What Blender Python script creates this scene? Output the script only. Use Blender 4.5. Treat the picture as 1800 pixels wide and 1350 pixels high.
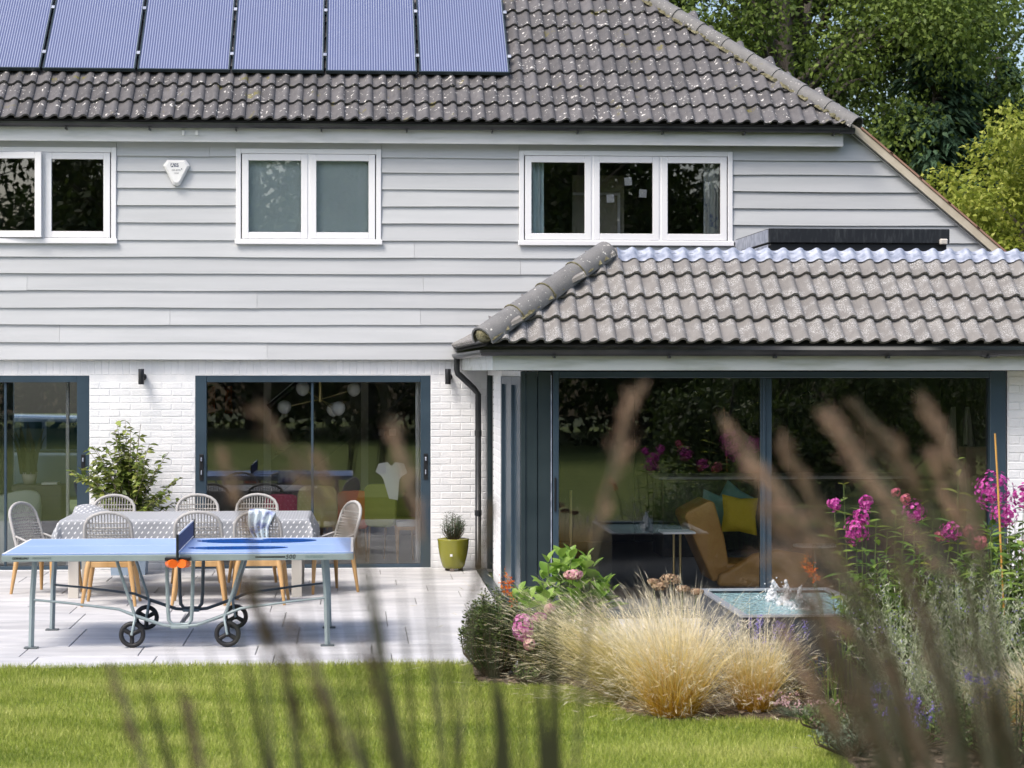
import bpy, bmesh, math, random
import numpy as np
from mathutils import Vector, Matrix, Euler

R = math.radians
for o in list(bpy.data.objects):
    bpy.data.objects.remove(o)
SC = bpy.context.scene
COL = SC.collection

# ------------------------------------------------------------------ camera
CAM_X, CAM_Y, CAM_Z, YAW, FPX = 0.0, -24.4, 2.2, R(4.14), 3870.0
cam = bpy.data.cameras.new('camera')
cam.sensor_width = 36.0
cam.lens = FPX / 1800.0 * 36.0
cam.shift_y = -25.0 / 1800.0
cam.clip_start = 0.05
cam.clip_end = 2000
cam.dof.use_dof = True
cam.dof.focus_distance = 21.5
cam.dof.aperture_fstop = 4.3
cam_o = bpy.data.objects.new('camera', cam)
COL.objects.link(cam_o)
cam_o.location = (CAM_X, CAM_Y, CAM_Z)
cam_o.rotation_euler = (R(90), 0, -YAW)
SC.camera = cam_o

# ------------------------------------------------------------------ sky, sun, exposure
SUN_EL, SUN_AZ = R(54), R(226)      # azimuth from +y clockwise: behind the camera, a little to its left
wd = bpy.data.worlds.new('World')
SC.world = wd
wd.use_nodes = True
wn = wd.node_tree.nodes
sky = wn.new('ShaderNodeTexSky')
sky.sky_type = 'NISHITA'
sky.sun_disc = False
sky.sun_elevation = SUN_EL
sky.sun_rotation = SUN_AZ
sky.air_density = 1.0
sky.dust_density = 4.0
sky.ozone_density = 1.0
bg = wn['Background']
bg.inputs['Strength'].default_value = 0.15
wd.node_tree.links.new(sky.outputs[0], bg.inputs[0])
sl = bpy.data.lights.new('sun', 'SUN')
sl.energy = 1.6
sl.angle = R(18)
sl.color = (1.0, 0.955, 0.88)
sun_o = bpy.data.objects.new('sun', sl)
COL.objects.link(sun_o)
sd = Vector((math.sin(SUN_AZ) * math.cos(SUN_EL), math.cos(SUN_AZ) * math.cos(SUN_EL), math.sin(SUN_EL)))
sun_o.rotation_euler = (-sd).to_track_quat('-Z', 'Y').to_euler()
sun_o.location = (0, -20, 30)
SC.view_settings.view_transform = 'Standard'
SC.view_settings.look = 'None'
SC.view_settings.gamma = 1.0
SC.view_settings.use_curve_mapping = False
SC.view_settings.exposure = 0.76
SC.cycles.max_bounces = 8
SC.cycles.transparent_max_bounces = 24
SC.cycles.glossy_bounces = 4
SC.cycles.caustics_reflective = False
SC.cycles.caustics_refractive = False
SC.cycles.use_denoising = True

# ------------------------------------------------------------------ helpers
rng = random.Random(7)
nr = np.random.default_rng(11)
_c, _s = math.cos(YAW), math.sin(YAW)

def at(px, py, depth):
    """world point seen at a pixel of the 1800-wide photograph, depth metres down the optical axis"""
    l = (px - 900.0) / FPX * depth
    return Vector((_s * depth + _c * l, _c * depth - _s * l + CAM_Y, CAM_Z - (py - 650.0) * depth / FPX))

def on_ground(px, py, z=0.0):
    return at(px, py, FPX * (CAM_Z - z) / (py - 650.0))

def on_plane(px, py, Y):
    dy = Y - CAM_Y
    t = (px - 900.0) / FPX
    x = dy * (t * _c + _s) / (_c - t * _s)
    return Vector((x, Y, CAM_Z - (py - 650.0) * (x * _s + dy * _c) / FPX))

def tag(o, label=None, cat=None, group=None, kind=None):
    if label: o['label'] = label
    if cat: o['category'] = cat
    if group: o['group'] = group
    if kind: o['kind'] = kind
    return o

def link(name, data, parent=None, loc=None, rot=None, scale=None):
    o = bpy.data.objects.new(name, data)
    COL.objects.link(o)
    if parent is not None: o.parent = parent
    if loc is not None: o.location = loc
    if rot is not None: o.rotation_euler = rot
    if scale is not None: o.scale = scale
    return o

def thing(name, label, cat, loc=(0, 0, 0), rz=0.0, group=None):
    o = link(name, None, None, loc, (0, 0, rz))
    o.empty_display_size = 0.1
    return tag(o, label, cat, group)

def copy_tree(o, parent=None):
    c = o.copy()
    COL.objects.link(c)
    c.parent = parent
    for ch in list(o.children):
        copy_tree(ch, c)
    return c

def np_mesh(name, V, F, mat=None, smooth=False, uv=None):
    """V (n,3) array, F (m,k) int array of equal-sided polygons, uv (m*k,2)"""
    V = np.asarray(V, dtype=np.float32); F = np.asarray(F, dtype=np.int32)
    me = bpy.data.meshes.new(name)
    me.vertices.add(len(V)); me.vertices.foreach_set('co', V.ravel())
    m, k = F.shape
    me.loops.add(m * k); me.loops.foreach_set('vertex_index', F.ravel())
    me.polygons.add(m)
    me.polygons.foreach_set('loop_start', np.arange(0, m * k, k, dtype=np.int32))
    me.polygons.foreach_set('loop_total', np.full(m, k, dtype=np.int32))
    if smooth: me.polygons.foreach_set('use_smooth', np.ones(m, dtype=bool))
    if uv is not None:
        l = me.uv_layers.new(name='UVMap')
        l.data.foreach_set('uv', np.asarray(uv, dtype=np.float32).ravel())
    me.update(calc_edges=True)
    me.validate()
    if mat is not None: me.materials.append(mat)
    return me

class MB:
    """collects shapes and links them as one mesh object"""
    def __init__(s): s.v = []; s.f = []; s.sm = []
    def add(s, vs, fs, smooth=False):
        b = len(s.v)
        s.v += [tuple(p) for p in vs]
        s.f += [tuple(i + b for i in f) for f in fs]
        s.sm += [smooth] * len(fs)
        return s
    def box(s, x0, x1, y0, y1, z0, z1, c=0.0, M=None):
        if x0 > x1: x0, x1 = x1, x0
        if y0 > y1: y0, y1 = y1, y0
        if z0 > z1: z0, z1 = z1, z0
        cx, cy, cz = (x0 + x1) / 2, (y0 + y1) / 2, (z0 + z1) / 2
        hx, hy, hz = (x1 - x0) / 2, (y1 - y0) / 2, (z1 - z0) / 2
        if c <= 0:
            vs = [(cx + a * hx, cy + b * hy, cz + d * hz) for a in (-1, 1) for b in (-1, 1) for d in (-1, 1)]
            fs = [(0, 1, 3, 2), (4, 6, 7, 5), (0, 4, 5, 1), (2, 3, 7, 6), (0, 2, 6, 4), (1, 5, 7, 3)]
        else:
            c = min(c, hx * .9, hy * .9, hz * .9)
            idx = {}; vs = []
            for a in (-1, 1):
                for b in (-1, 1):
                    for d in (-1, 1):
                        for k in range(3):
                            h = [hx - c, hy - c, hz - c]; h[k] += c
                            idx[(a, b, d, k)] = len(vs)
                            vs.append((cx + a * h[0], cy + b * h[1], cz + d * h[2]))
            fs = []
            for q in (-1, 1):
                fs.append([idx[(q, b, d, 0)] for b, d in ((-1, -1), (1, -1), (1, 1), (-1, 1))][::q])
                fs.append([idx[(a, q, d, 1)] for a, d in ((-1, -1), (-1, 1), (1, 1), (1, -1))][::q])
                fs.append([idx[(a, b, q, 2)] for a, b in ((-1, -1), (1, -1), (1, 1), (-1, 1))][::q])
            for p in (-1, 1):
                for q in (-1, 1):
                    fs.append([idx[(p, q, -1, 0)], idx[(p, q, 1, 0)], idx[(p, q, 1, 1)], idx[(p, q, -1, 1)]][::-p * q])
                    fs.append([idx[(p, -1, q, 0)], idx[(p, 1, q, 0)], idx[(p, 1, q, 2)], idx[(p, -1, q, 2)]][::p * q])
                    fs.append([idx[(-1, p, q, 1)], idx[(1, p, q, 1)], idx[(1, p, q, 2)], idx[(-1, p, q, 2)]][::-p * q])
                    for d in (-1, 1):
                        fs.append([idx[(p, q, d, 0)], idx[(p, q, d, 1)], idx[(p, q, d, 2)]][::p * q * d])
        if M is not None: vs = [tuple(M @ Vector(p)) for p in vs]
        return s.add(vs, fs)
    def tube(s, pts, r, n=8, cap=True, smooth=True, flat=None):
        pts = [Vector(p) for p in pts]
        m = len(pts)
        rs = [r] * m if isinstance(r, (int, float)) else list(r)
        vs = []; fs = []
        up = None
        for i, p in enumerate(pts):
            t = (pts[min(i + 1, m - 1)] - pts[max(i - 1, 0)])
            if t.length < 1e-9: t = Vector((0, 0, 1))
            t.normalize()
            if up is None:
                up = Vector((0, 0, 1)) if abs(t.z) < .9 else Vector((0, 1, 0))
            a = up - t * up.dot(t)
            if a.length < 1e-6: a = Vector((1, 0, 0)) - t * t.x
            a.normalize(); up = a
            b = t.cross(a)
            for k in range(n):
                w = 2 * math.pi * k / n
                q = (a * math.cos(w) * (flat or 1.0) + b * math.sin(w)) * rs[i]
                vs.append(p + q)
        for i in range(m - 1):
            for k in range(n):
                k2 = (k + 1) % n
                fs.append((i * n + k, i * n + k2, (i + 1) * n + k2, (i + 1) * n + k))
        s.add(vs, fs, smooth)
        if cap:
            s.add(vs[:n], [tuple(range(n))[::-1]]); s.add(vs[-n:], [tuple(range(n))])
        return s
    def lathe(s, prof, n=20, c=(0, 0, 0), smooth=True, M=None):
        vs = []; fs = []
        for (r, z) in prof:
            for k in range(n):
                w = 2 * math.pi * k / n
                vs.append(Vector((c[0] + r * math.cos(w), c[1] + r * math.sin(w), c[2] + z)))
        if M is not None: vs = [M @ p for p in vs]
        for i in range(len(prof) - 1):
            for k in range(n):
                k2 = (k + 1) % n
                fs.append((i * n + k, i * n + k2, (i + 1) * n + k2, (i + 1) * n + k))
        return s.add(vs, fs, smooth)
    def prism(s, poly, axis, a, b):
        """poly of 2-D points extruded along axis 'x' (poly = y,z), 'y' (x,z) or 'z' (x,y)"""
        def P(p, t):
            return {'x': (t, p[0], p[1]), 'y': (p[0], t, p[1]), 'z': (p[0], p[1], t)}[axis]
        n = len(poly)
        vs = [P(p, a) for p in poly] + [P(p, b) for p in poly]
        fs = [tuple(range(n))[::-1], tuple(range(n, 2 * n))] + [(i, (i + 1) % n, n + (i + 1) % n, n + i) for i in range(n)]
        return s.add(vs, fs)
    def ball(s, c, r, n=10, m=7, sq=(1, 1, 1), noise=0.0):
        vs = []; fs = []
        for i in range(m + 1):
            a = math.pi * i / m
            for k in range(n):
                w = 2 * math.pi * k / n
                q = 1 + noise * (rng.random() - .5)
                vs.append((c[0] + r * sq[0] * q * math.sin(a) * math.cos(w), c[1] + r * sq[1] * q * math.sin(a) * math.sin(w), c[2] + r * sq[2] * q * math.cos(a)))
        for i in range(m):
            for k in range(n):
                k2 = (k + 1) % n
                fs.append((i * n + k, (i + 1) * n + k, (i + 1) * n + k2, i * n + k2))
        return s.add(vs, fs, True)
    def mesh(s, name, mat):
        me = bpy.data.meshes.new(name)
        me.from_pydata(s.v, [], s.f)
        me.polygons.foreach_set('use_smooth', s.sm)
        bm = bmesh.new(); bm.from_mesh(me)
        bmesh.ops.recalc_face_normals(bm, faces=bm.faces)
        bm.to_mesh(me); bm.free()
        if mat is not None: me.materials.append(mat)
        return me
    def build(s, name, mat, parent=None, loc=None, rot=None):
        return link(name, s.mesh(name, mat), parent, loc, rot)

def text_mesh(name, txt, size, mat, parent, M, extrude=0.0006, align='LEFT', shear=0.0, space=1.0, bold=0.0):
    cu = bpy.data.curves.new(name, 'FONT')
    cu.body = txt; cu.size = size; cu.extrude = extrude; cu.align_x = align; cu.shear = shear; cu.space_character = space
    cu.offset = bold
    to = bpy.data.objects.new(name, cu); COL.objects.link(to)
    dg = bpy.context.evaluated_depsgraph_get()
    me = bpy.data.meshes.new_from_object(to.evaluated_get(dg))
    bpy.data.objects.remove(to)
    me.transform(M)
    me.materials.clear(); me.materials.append(mat)
    return link(name, me, parent)

# ------------------------------------------------------------------ materials
def nodes_of(m):
    m.use_nodes = True
    return m.node_tree.nodes, m.node_tree.links, m.node_tree.nodes['Principled BSDF']

def pmat(name, c1, c2=None, scale=6.0, rough=.6, bump=0.0, bscale=None, spec=.5, metal=0.0, rnd=0.0, coat=0.0, coord='world', stretch=(1, 1, 1), lo=.35, hi=.65, detail=5):
    """principled material: two colours mixed by noise, optional per-object brightness change and bump"""
    m = bpy.data.materials.new(name)
    N, L, B = nodes_of(m)
    B.inputs['Roughness'].default_value = rough
    B.inputs['Specular IOR Level'].default_value = spec
    B.inputs['Metallic'].default_value = metal
    B.inputs['Coat Weight'].default_value = coat
    B.inputs['Coat Roughness'].default_value = .1
    col = None
    if c2 is not None or bump:
        if coord == 'world': src = N.new('ShaderNodeNewGeometry').outputs['Position']
        else: src = N.new('ShaderNodeTexCoord').outputs['Object']
        mp = N.new('ShaderNodeMapping'); mp.inputs['Scale'].default_value = stretch
        L.new(src, mp.inputs[0])
    if c2 is not None:
        nz = N.new('ShaderNodeTexNoise'); nz.inputs['Scale'].default_value = scale; nz.inputs['Detail'].default_value = detail
        L.new(mp.outputs[0], nz.inputs['Vector'])
        rp = N.new('ShaderNodeValToRGB')
        rp.color_ramp.elements[0].position = lo; rp.color_ramp.elements[1].position = hi
        rp.color_ramp.elements[0].color = (*c1, 1); rp.color_ramp.elements[1].color = (*c2, 1)
        L.new(nz.outputs[0], rp.inputs[0]); col = rp.outputs[0]
    if rnd > 0:
        oi = N.new('ShaderNodeObjectInfo')
        mr = N.new('ShaderNodeMapRange'); mr.inputs['To Min'].default_value = 1 - rnd; mr.inputs['To Max'].default_value = 1 + rnd
        L.new(oi.outputs['Random'], mr.inputs[0])
        hv = N.new('ShaderNodeHueSaturation')
        if col is not None: L.new(col, hv.inputs['Color'])
        else: hv.inputs['Color'].default_value = (*c1, 1)
        L.new(mr.outputs[0], hv.inputs['Value']); col = hv.outputs[0]
    if col is not None: L.new(col, B.inputs['Base Color'])
    else: B.inputs['Base Color'].default_value = (*c1, 1)
    if bump:
        nb = N.new('ShaderNodeTexNoise'); nb.inputs['Scale'].default_value = bscale or scale * 4; nb.inputs['Detail'].default_value = 6
        L.new(mp.outputs[0], nb.inputs['Vector'])
        bp = N.new('ShaderNodeBump'); bp.inputs['Strength'].default_value = min(1.0, bump * 10); bp.inputs['Distance'].default_value = .01 if bump < .1 else .02
        L.new(nb.outputs[0], bp.inputs['Height']); L.new(bp.outputs[0], B.inputs['Normal'])
    return m

def leafmat(name, cols, trans=.3, rough=.45, spec=.4, uvramp=None):
    """foliage: colour per leaf (random per island) or along the blade (uv v), with translucency"""
    m = bpy.data.materials.new(name)
    N, L, B = nodes_of(m)
    B.inputs['Roughness'].default_value = rough
    B.inputs['Specular IOR Level'].default_value = spec
    g = N.new('ShaderNodeNewGeometry')
    rp = N.new('ShaderNodeValToRGB')
    e = rp.color_ramp.elements
    while len(e) < len(cols): e.new(.5)
    for i, c in enumerate(cols):
        e[i].position = i / max(1, len(cols) - 1); e[i].color = (*c, 1)
    if uvramp:
        tc = N.new('ShaderNodeUVMap')
        sp = N.new('ShaderNodeSeparateXYZ'); L.new(tc.outputs[0], sp.inputs[0]); L.new(sp.outputs[1], rp.inputs[0])
        mr = N.new('ShaderNodeMapRange'); mr.inputs['To Min'].default_value = .72; mr.inputs['To Max'].default_value = 1.25
        L.new(g.outputs['Random Per Island'], mr.inputs[0])
        hv = N.new('ShaderNodeHueSaturation'); L.new(rp.outputs[0], hv.inputs['Color']); L.new(mr.outputs[0], hv.inputs['Value'])
        col = hv.outputs[0]
    else:
        L.new(g.outputs['Random Per Island'], rp.inputs[0]); col = rp.outputs[0]
    L.new(col, B.inputs['Base Color'])
    t = N.new('ShaderNodeBsdfTranslucent'); L.new(col, t.inputs[0])
    mx = N.new('ShaderNodeMixShader'); mx.inputs[0].default_value = trans
    out = N['Material Output']
    L.new(B.outputs[0], mx.inputs[1]); L.new(t.outputs[0], mx.inputs[2]); L.new(mx.outputs[0], out.inputs[0])
    return m

def glassmat(name, refl=.12, tint=(1, 1, 1)):
    m = bpy.data.materials.new(name)
    N, L, B = nodes_of(m)
    N.remove(B)
    tr = N.new('ShaderNodeBsdfTransparent'); tr.inputs[0].default_value = (*tint, 1)
    gl = N.new('ShaderNodeBsdfGlossy'); gl.inputs['Roughness'].default_value = 0.0
    fr = N.new('ShaderNodeLayerWeight'); fr.inputs[0].default_value = .25
    mr = N.new('ShaderNodeMapRange'); mr.inputs['From Max'].default_value = 1.0; mr.inputs['To Min'].default_value = refl; mr.inputs['To Max'].default_value = 1.0
    L.new(fr.outputs['Fresnel'], mr.inputs[0])
    mx = N.new('ShaderNodeMixShader')
    L.new(mr.outputs[0], mx.inputs[0]); L.new(tr.outputs[0], mx.inputs[1]); L.new(gl.outputs[0], mx.inputs[2])
    L.new(mx.outputs[0], N['Material Output'].inputs[0])
    return m

def tilemat(name, c1, c2, lichen, moss, rnd=.22, lsc=38., lthr=.66, mthr=.66):
    m = bpy.data.materials.new(name)
    N, L, B = nodes_of(m)
    B.inputs['Roughness'].default_value = .75
    g = N.new('ShaderNodeNewGeometry')
    def noise(sc, det=4):
        n = N.new('ShaderNodeTexNoise'); n.inputs['Scale'].default_value = sc; n.inputs['Detail'].default_value = det
        L.new(g.outputs['Position'], n.inputs['Vector']); return n.outputs[0]
    def mixc(f, a, b):
        x = N.new('ShaderNodeMix'); x.data_type = 'RGBA'
        L.new(f, x.inputs[0]); 
        for k, q in ((6, a), (7, b)):
            if isinstance(q, tuple): x.inputs[k].default_value = (*q, 1)
            else: L.new(q, x.inputs[k])
        return x.outputs[2]
    def thr(v, lo, hi):
        r = N.new('ShaderNodeMapRange'); r.inputs['From Min'].default_value = lo; r.inputs['From Max'].default_value = hi
        L.new(v, r.inputs[0]); return r.outputs[0]
    col = mixc(thr(noise(9), .3, .7), c1, c2)
    oi = N.new('ShaderNodeObjectInfo')
    mr = N.new('ShaderNodeMapRange'); mr.inputs['To Min'].default_value = 1 - rnd; mr.inputs['To Max'].default_value = 1 + rnd
    L.new(oi.outputs['Random'], mr.inputs[0])
    hv = N.new('ShaderNodeHueSaturation'); L.new(col, hv.inputs['Color']); L.new(mr.outputs[0], hv.inputs['Value']); col = hv.outputs[0]
    fine = thr(noise(140, 3), .35, .75)
    col = mixc(fine, col, mixc(fine, col, tuple(min(1, k * 1.35) for k in c2)))
    mo = N.new('ShaderNodeMath'); mo.operation = 'MULTIPLY'
    L.new(thr(noise(5), mthr, mthr + .06), mo.inputs[0]); L.new(thr(noise(45), .42, .55), mo.inputs[1])
    col = mixc(mo.outputs[0], col, moss)
    li = N.new('ShaderNodeMath'); li.operation = 'MULTIPLY'
    L.new(thr(noise(lsc, 2), lthr, lthr + .03), li.inputs[0]); L.new(thr(noise(7), .45, .56), li.inputs[1])
    col = mixc(li.outputs[0], col, lichen)
    L.new(col, B.inputs['Base Color'])
    bp = N.new('ShaderNodeBump'); bp.inputs['Strength'].default_value = .5; bp.inputs['Distance'].default_value = .004
    L.new(noise(90, 5), bp.inputs['Height']); L.new(bp.outputs[0], B.inputs['Normal'])
    return m

M = {}
M['siding'] = pmat('siding_paint', (.455, .47, .485), (.51, .523, .54), 2.2, .55, .012, 30, rnd=.06, stretch=(.35, 1, 5), lo=.3, hi=.7)
M['brick'] = pmat('white_painted_brick', (.74, .75, .77), (.82, .82, .83), 5, .6, .04, 40, rnd=.035)
M['mortar'] = pmat('white_painted_mortar', (.72, .73, .75), (.80, .80, .81), 8, .75, .03, 60)
M['upvc'] = pmat('white_window_frame', (.80, .80, .82), rough=.3)
M['fascia'] = pmat('weathered_fascia', (.62, .63, .64), (.45, .47, .45), 3.5, .5, rnd=0, stretch=(.6, 1, 5), lo=.5, hi=.82)
M['fascia_low'] = pmat('weathered_fascia_low', (.56, .59, .58), (.36, .39, .34), 3.5, .5, stretch=(.6, 1, 4), lo=.48, hi=.8)
M['navy'] = pmat('slate_blue_aluminium', (.030, .052, .075), (.040, .066, .092), 3, .32, spec=.5)
M['navy_dark'] = pmat('dark_aluminium', (.018, .030, .036), (.026, .040, .046), 3, .35)
M['black'] = pmat('black_plastic', (.012, .013, .016), rough=.35)
M['gutter'] = pmat('black_gutter', (.012, .014, .018), (.03, .032, .034), 4, .3)
M['glass'] = glassmat('window_glass', .12)
M['glass_door'] = glassmat('door_glass', .08, (.98, .99, .985))
M['tile'] = tilemat('roof_tile', (.068, .065, .068), (.112, .107, .110), (.62, .60, .57), (.15, .13, .025), rnd=.25, lsc=26., lthr=.635, mthr=.645)
M['tile_low'] = tilemat('extension_roof_tile', (.148, .139, .133), (.192, .182, .174), (.46, .46, .455), (.18, .15, .04), rnd=.1, lsc=120, lthr=.56, mthr=.74)
M['hip'] = tilemat('hip_tile', (.12, .118, .118), (.165, .162, .16), (.6, .58, .54), (.2, .18, .06), rnd=.1, mthr=.7)
M['bed_mortar'] = pmat('mossy_mortar', (.07, .065, .03), (.22, .20, .12), 22, .9, .3, 60)
M['underlay'] = pmat('roof_underlay', (.02, .019, .018), rough=.9)
M['lead'] = pmat('lead_flashing', (.26, .29, .37), (.42, .45, .53), 14, .5, metal=.2, lo=.4, hi=.6)
M['tan'] = pmat('tan_barge_board', (.48, .42, .32), (.56, .50, .40), 8, .6)
M['redtile'] = pmat('red_verge_tile', (.28, .15, .11), (.36, .22, .16), 8, .8)
M['room_wall'] = pmat('room_wall', (.25, .225, .20), (.29, .265, .235), 2, .8)
M['room_dark'] = pmat('room_dark_wall', (.10, .095, .088), (.13, .122, .112), 2, .7)
M['room_ceiling'] = pmat('room_ceiling', (.42, .41, .39), rough=.8)
M['room_floor'] = pmat('room_floor', (.46, .45, .44), (.52, .51, .49), 1.5, .35)
M['white'] = pmat('white_paint', (.78, .78, .77), rough=.5)
M['cream'] = pmat('cream_paint', (.55, .52, .47), rough=.5)
# ================================================================== ground
gm = MB(); gm.add([(-90, -90, -.05), (90, -90, -.05), (90, 90, -.05), (-90, 90, -.05)], [(0, 1, 2, 3)])
M['soil_far'] = pmat('meadow_ground', (.05, .075, .02), (.09, .11, .035), .6, .9)
tag(gm.build('ground', M['soil_far']), kind='structure')

# ================================================================== house
house = thing('house', 'white weatherboarded house with tiled roof, slate blue glass doors and low tiled extension', 'house')
TAN = math.tan(R(40)); CO = math.cos(R(40)); SI = math.sin(R(40))

def holes_wall(mb, x0, x1, z0, z1, y0, y1, holes):
    xs = sorted({x0, x1} | {h[0] for h in holes} | {h[1] for h in holes})
    zs = sorted({z0, z1} | {h[2] for h in holes} | {h[3] for h in holes})
    xs = [x for x in xs if x0 <= x <= x1]; zs = [z for z in zs if z0 <= z <= z1]
    for j in range(len(zs) - 1):
        run = None
        for i in range(len(xs) - 1):
            cx, cz = (xs[i] + xs[i + 1]) / 2, (zs[j] + zs[j + 1]) / 2
            hole = any(h[0] < cx < h[1] and h[2] < cz < h[3] for h in holes)
            if not hole and run is None: run = xs[i]
            if hole and run is not None:
                mb.box(run, xs[i], y0, y1, zs[j], zs[j + 1]); run = None
        if run is not None: mb.box(run, xs[-1], y0, y1, zs[j], zs[j + 1])
    return mb

WZ0, WZ1 = 3.585, 4.635
WIN = [(-4.15, -2.582), (-1.28, .315), (1.842, 4.237)]
VX, VZ = 5.644, 4.821                     # top of the sloping verge on the right
def verge_x(z): return VX + (VZ - z) / TAN

# -------- shells
w = MB(); holes_wall(w, -7, 5.56, 2.33, 4.86, .012, .14, [(a + .05, b - .05, WZ0 + .05, WZ1 - .05) for a, b in WIN])
w.add([(5.56, .012, 4.86), (5.56, .012, 2.33), (8.6, .012, 2.33), (5.61, .012, 4.82), (5.56, .14, 4.86), (5.56, .14, 2.33), (8.6, .14, 2.33), (5.61, .14, 4.82)],
      [(0, 1, 2, 3), (4, 7, 6, 5), (2, 6, 7, 3), (0, 3, 7, 4)])
w.build('upper_wall', M['siding'], house)
D1 = (-5.6, -2.884); D2 = (-1.731, .864); DZ = 2.137
w = MB(); holes_wall(w, -7, 1.49, -.04, 2.33, .056, .25, [(*D1, -.01, DZ), (*D2, -.01, DZ)])
brick_wall = w.build('brick_wall', M['mortar'], house)
w = MB()
w.box(-7, -6.9, .25, 8, -.04, 4.86); w.box(-7, -4.9, 7.9, 8, -.04, 2.6); w.box(-3.2, 8.5, 7.9, 8, -.04, 2.6); w.box(-4.9, -3.2, 7.9, 8, 2.2, 2.6); w.box(-4.9, -3.2, 7.9, 8, -.04, .1); w.box(-7, 5.5, 7.9, 7.99, 2.61, 4.86); w.box(8.4, 8.5, .14, 7.9, -.04, 2.4)
w.build('outer_wall', M['mortar'], house)
w = MB(); w.box(-6.9, 8.4, .15, 7.9, 2.36, 2.55)
w.build('storey_floor', M['room_ceiling'], house)
w = MB(); w.box(-6.9, 1.6, .05, 7.9, -.05, -.004); w.box(1.6, 8.4, -5.0, 7.9, -.05, -.004)
w.build('room_floor', M['room_floor'], house)
w = MB()
w.box(-6.9, -4.6, 4.9, 5.0, 0, 2.36); w.box(-3.1, 1.5, 4.9, 5.0, 0, 2.36); w.box(-4.6, -3.1, 4.9, 5, 2.1, 2.36); w.box(-4.6, -3.1, 4.9, 5, 0, .12)
w.box(-2.45, -2.35, .25, 4.9, 0, 2.36)
w.box(1.5, 1.6, .25, 4.9, 0, 2.36)
w.build('room_wall', M['room_wall'], house)
w = MB()
w.box(1.6, 8.4, 4.2, 4.3, 0, 2.36); w.box(7.6, 7.7, -5, 4.2, 0, 2.36)
w.build('room_wall', M['room_dark'], house)
w = MB()
for a, b in ((-6.9, -2.3), (-1.6, .6), (1.5, 4.6)): w.box(a, b, 3.4, 3.5, 2.56, 4.9)
for x in (-2.3, .6, 1.4, 4.6): w.box(x, x + .08, .15, 3.4, 2.56, 4.86)
w.box(-6.9, 5.4, .2, 4, 4.87, 4.95)
w.build('room_wall', M['room_wall'], house)
# bedroom lining seen through the right upper window: a pale door case
q0, q1 = on_plane(1006, 308, .95), on_plane(1097, 420, .95)
w = MB(); w.box(q0.x, q1.x, .95, .99, 2.56, q0.z); w.build('wardrobe_front', pmat('olive_board', (.42, .40, .30), rough=.7), house)
zc = on_plane(1050, 341, .93).z; xr = on_plane(1090, 341, .93).x
w = MB(); w.box(q0.x, xr, .92, .945, zc - .015, zc + .015); w.box(xr - .03, xr, .92, .945, 2.6, zc - .016); w.build('door_case', M['white'], house)

# -------- weatherboards
ZL = [4.719, 4.544, 4.382, 4.194, 4.007, 3.819, 3.625, 3.438, 3.256, 3.069, 2.881, 2.694, 2.500, 2.313]
siding = MB().box(-7, -6.99, .0, .011, 2.33, 4.8).build('siding', M['siding'], house)
def board(x0, x1, zb, zt, x1t=None, x0t=None):
    x1t = x1 if x1t is None else x1t
    x0t = x0 if x0t is None else x0t
    n = max(2, int((x1 - x0) / .35))
    ph = rng.random() * 6; am = rng.uniform(.001, .0045)
    vs = []; fs = []
    for i in range(n + 1):
        t = i / n
        xb, xt = x0 + (x1 - x0) * t, x0t + (x1t - x0t) * t
        dz = am * math.sin(ph + xb * 2.1) + rng.uniform(-.0012, .0012)
        dy = .003 * math.sin(ph * 2 + xb * 1.3)
        vs += [(xb, .008, zb + dz), (xb, -.030 + dy, zb + dz), (xt, -.006, zt + .012), (xt, .008, zt + .012)]
    for i in range(n):
        a, b = i * 4, i * 4 + 4
        for k in range(4):
            fs.append((a + k, a + (k + 1) % 4, b + (k + 1) % 4, b + k))
    fs += [(0, 3, 2, 1), (n * 4, n * 4 + 1, n * 4 + 2, n * 4 + 3)]
    MB().add(vs, fs).build('board', M['siding'], siding)
joints = {0: [-3.4, -1.55, 2.1], 7: [-4.6, .78], 8: [-2.4, 2.55], 9: [-3.9, .95, 4.2], 10: [-1.05, 2.0], 11: [-4.9, 2.6], 12: [-2.12, .9], 13: [-.95, 3.2]}
joints = {0: [-1.57, 2.05], 6: [.68], 7: [-4.2, 1.86], 8: [-3.55, .78], 9: [-1.05, 2.9], 10: [-2.0, .75], 11: [-3.2, 1.9], 12: [-.94, 2.4]}
for k in range(13):
    zt, zb = ZL[k], ZL[k + 1]
    spans = [(-7.0, 9.9)]
    if zb < WZ1 - .02 and zt > WZ0 + .06:
        spans = [(-7.0, WIN[0][0]), (WIN[0][1], WIN[1][0]), (WIN[1][1], WIN[2][0]), (WIN[2][1], 9.9)]
    for a, b in spans:
        cuts = [a] + [j for j in joints.get(k, []) if a + .1 < j < b - .1] + [b]
        for i in range(len(cuts) - 1):
            p, q = cuts[i] + (.0012 if i else .002), cuts[i + 1] - (.0012 if i < len(cuts) - 2 else .002)
            if cuts[i + 1] > 9:
                board(p, verge_x(zb) - .02, zb, zt, max(p + .01, verge_x(zt + .012) - .02))
            else: board(p, q, zb, zt)

for a, b in WIN: board(a + .002, b - .002, WZ1 + .002, ZL[0])

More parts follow.
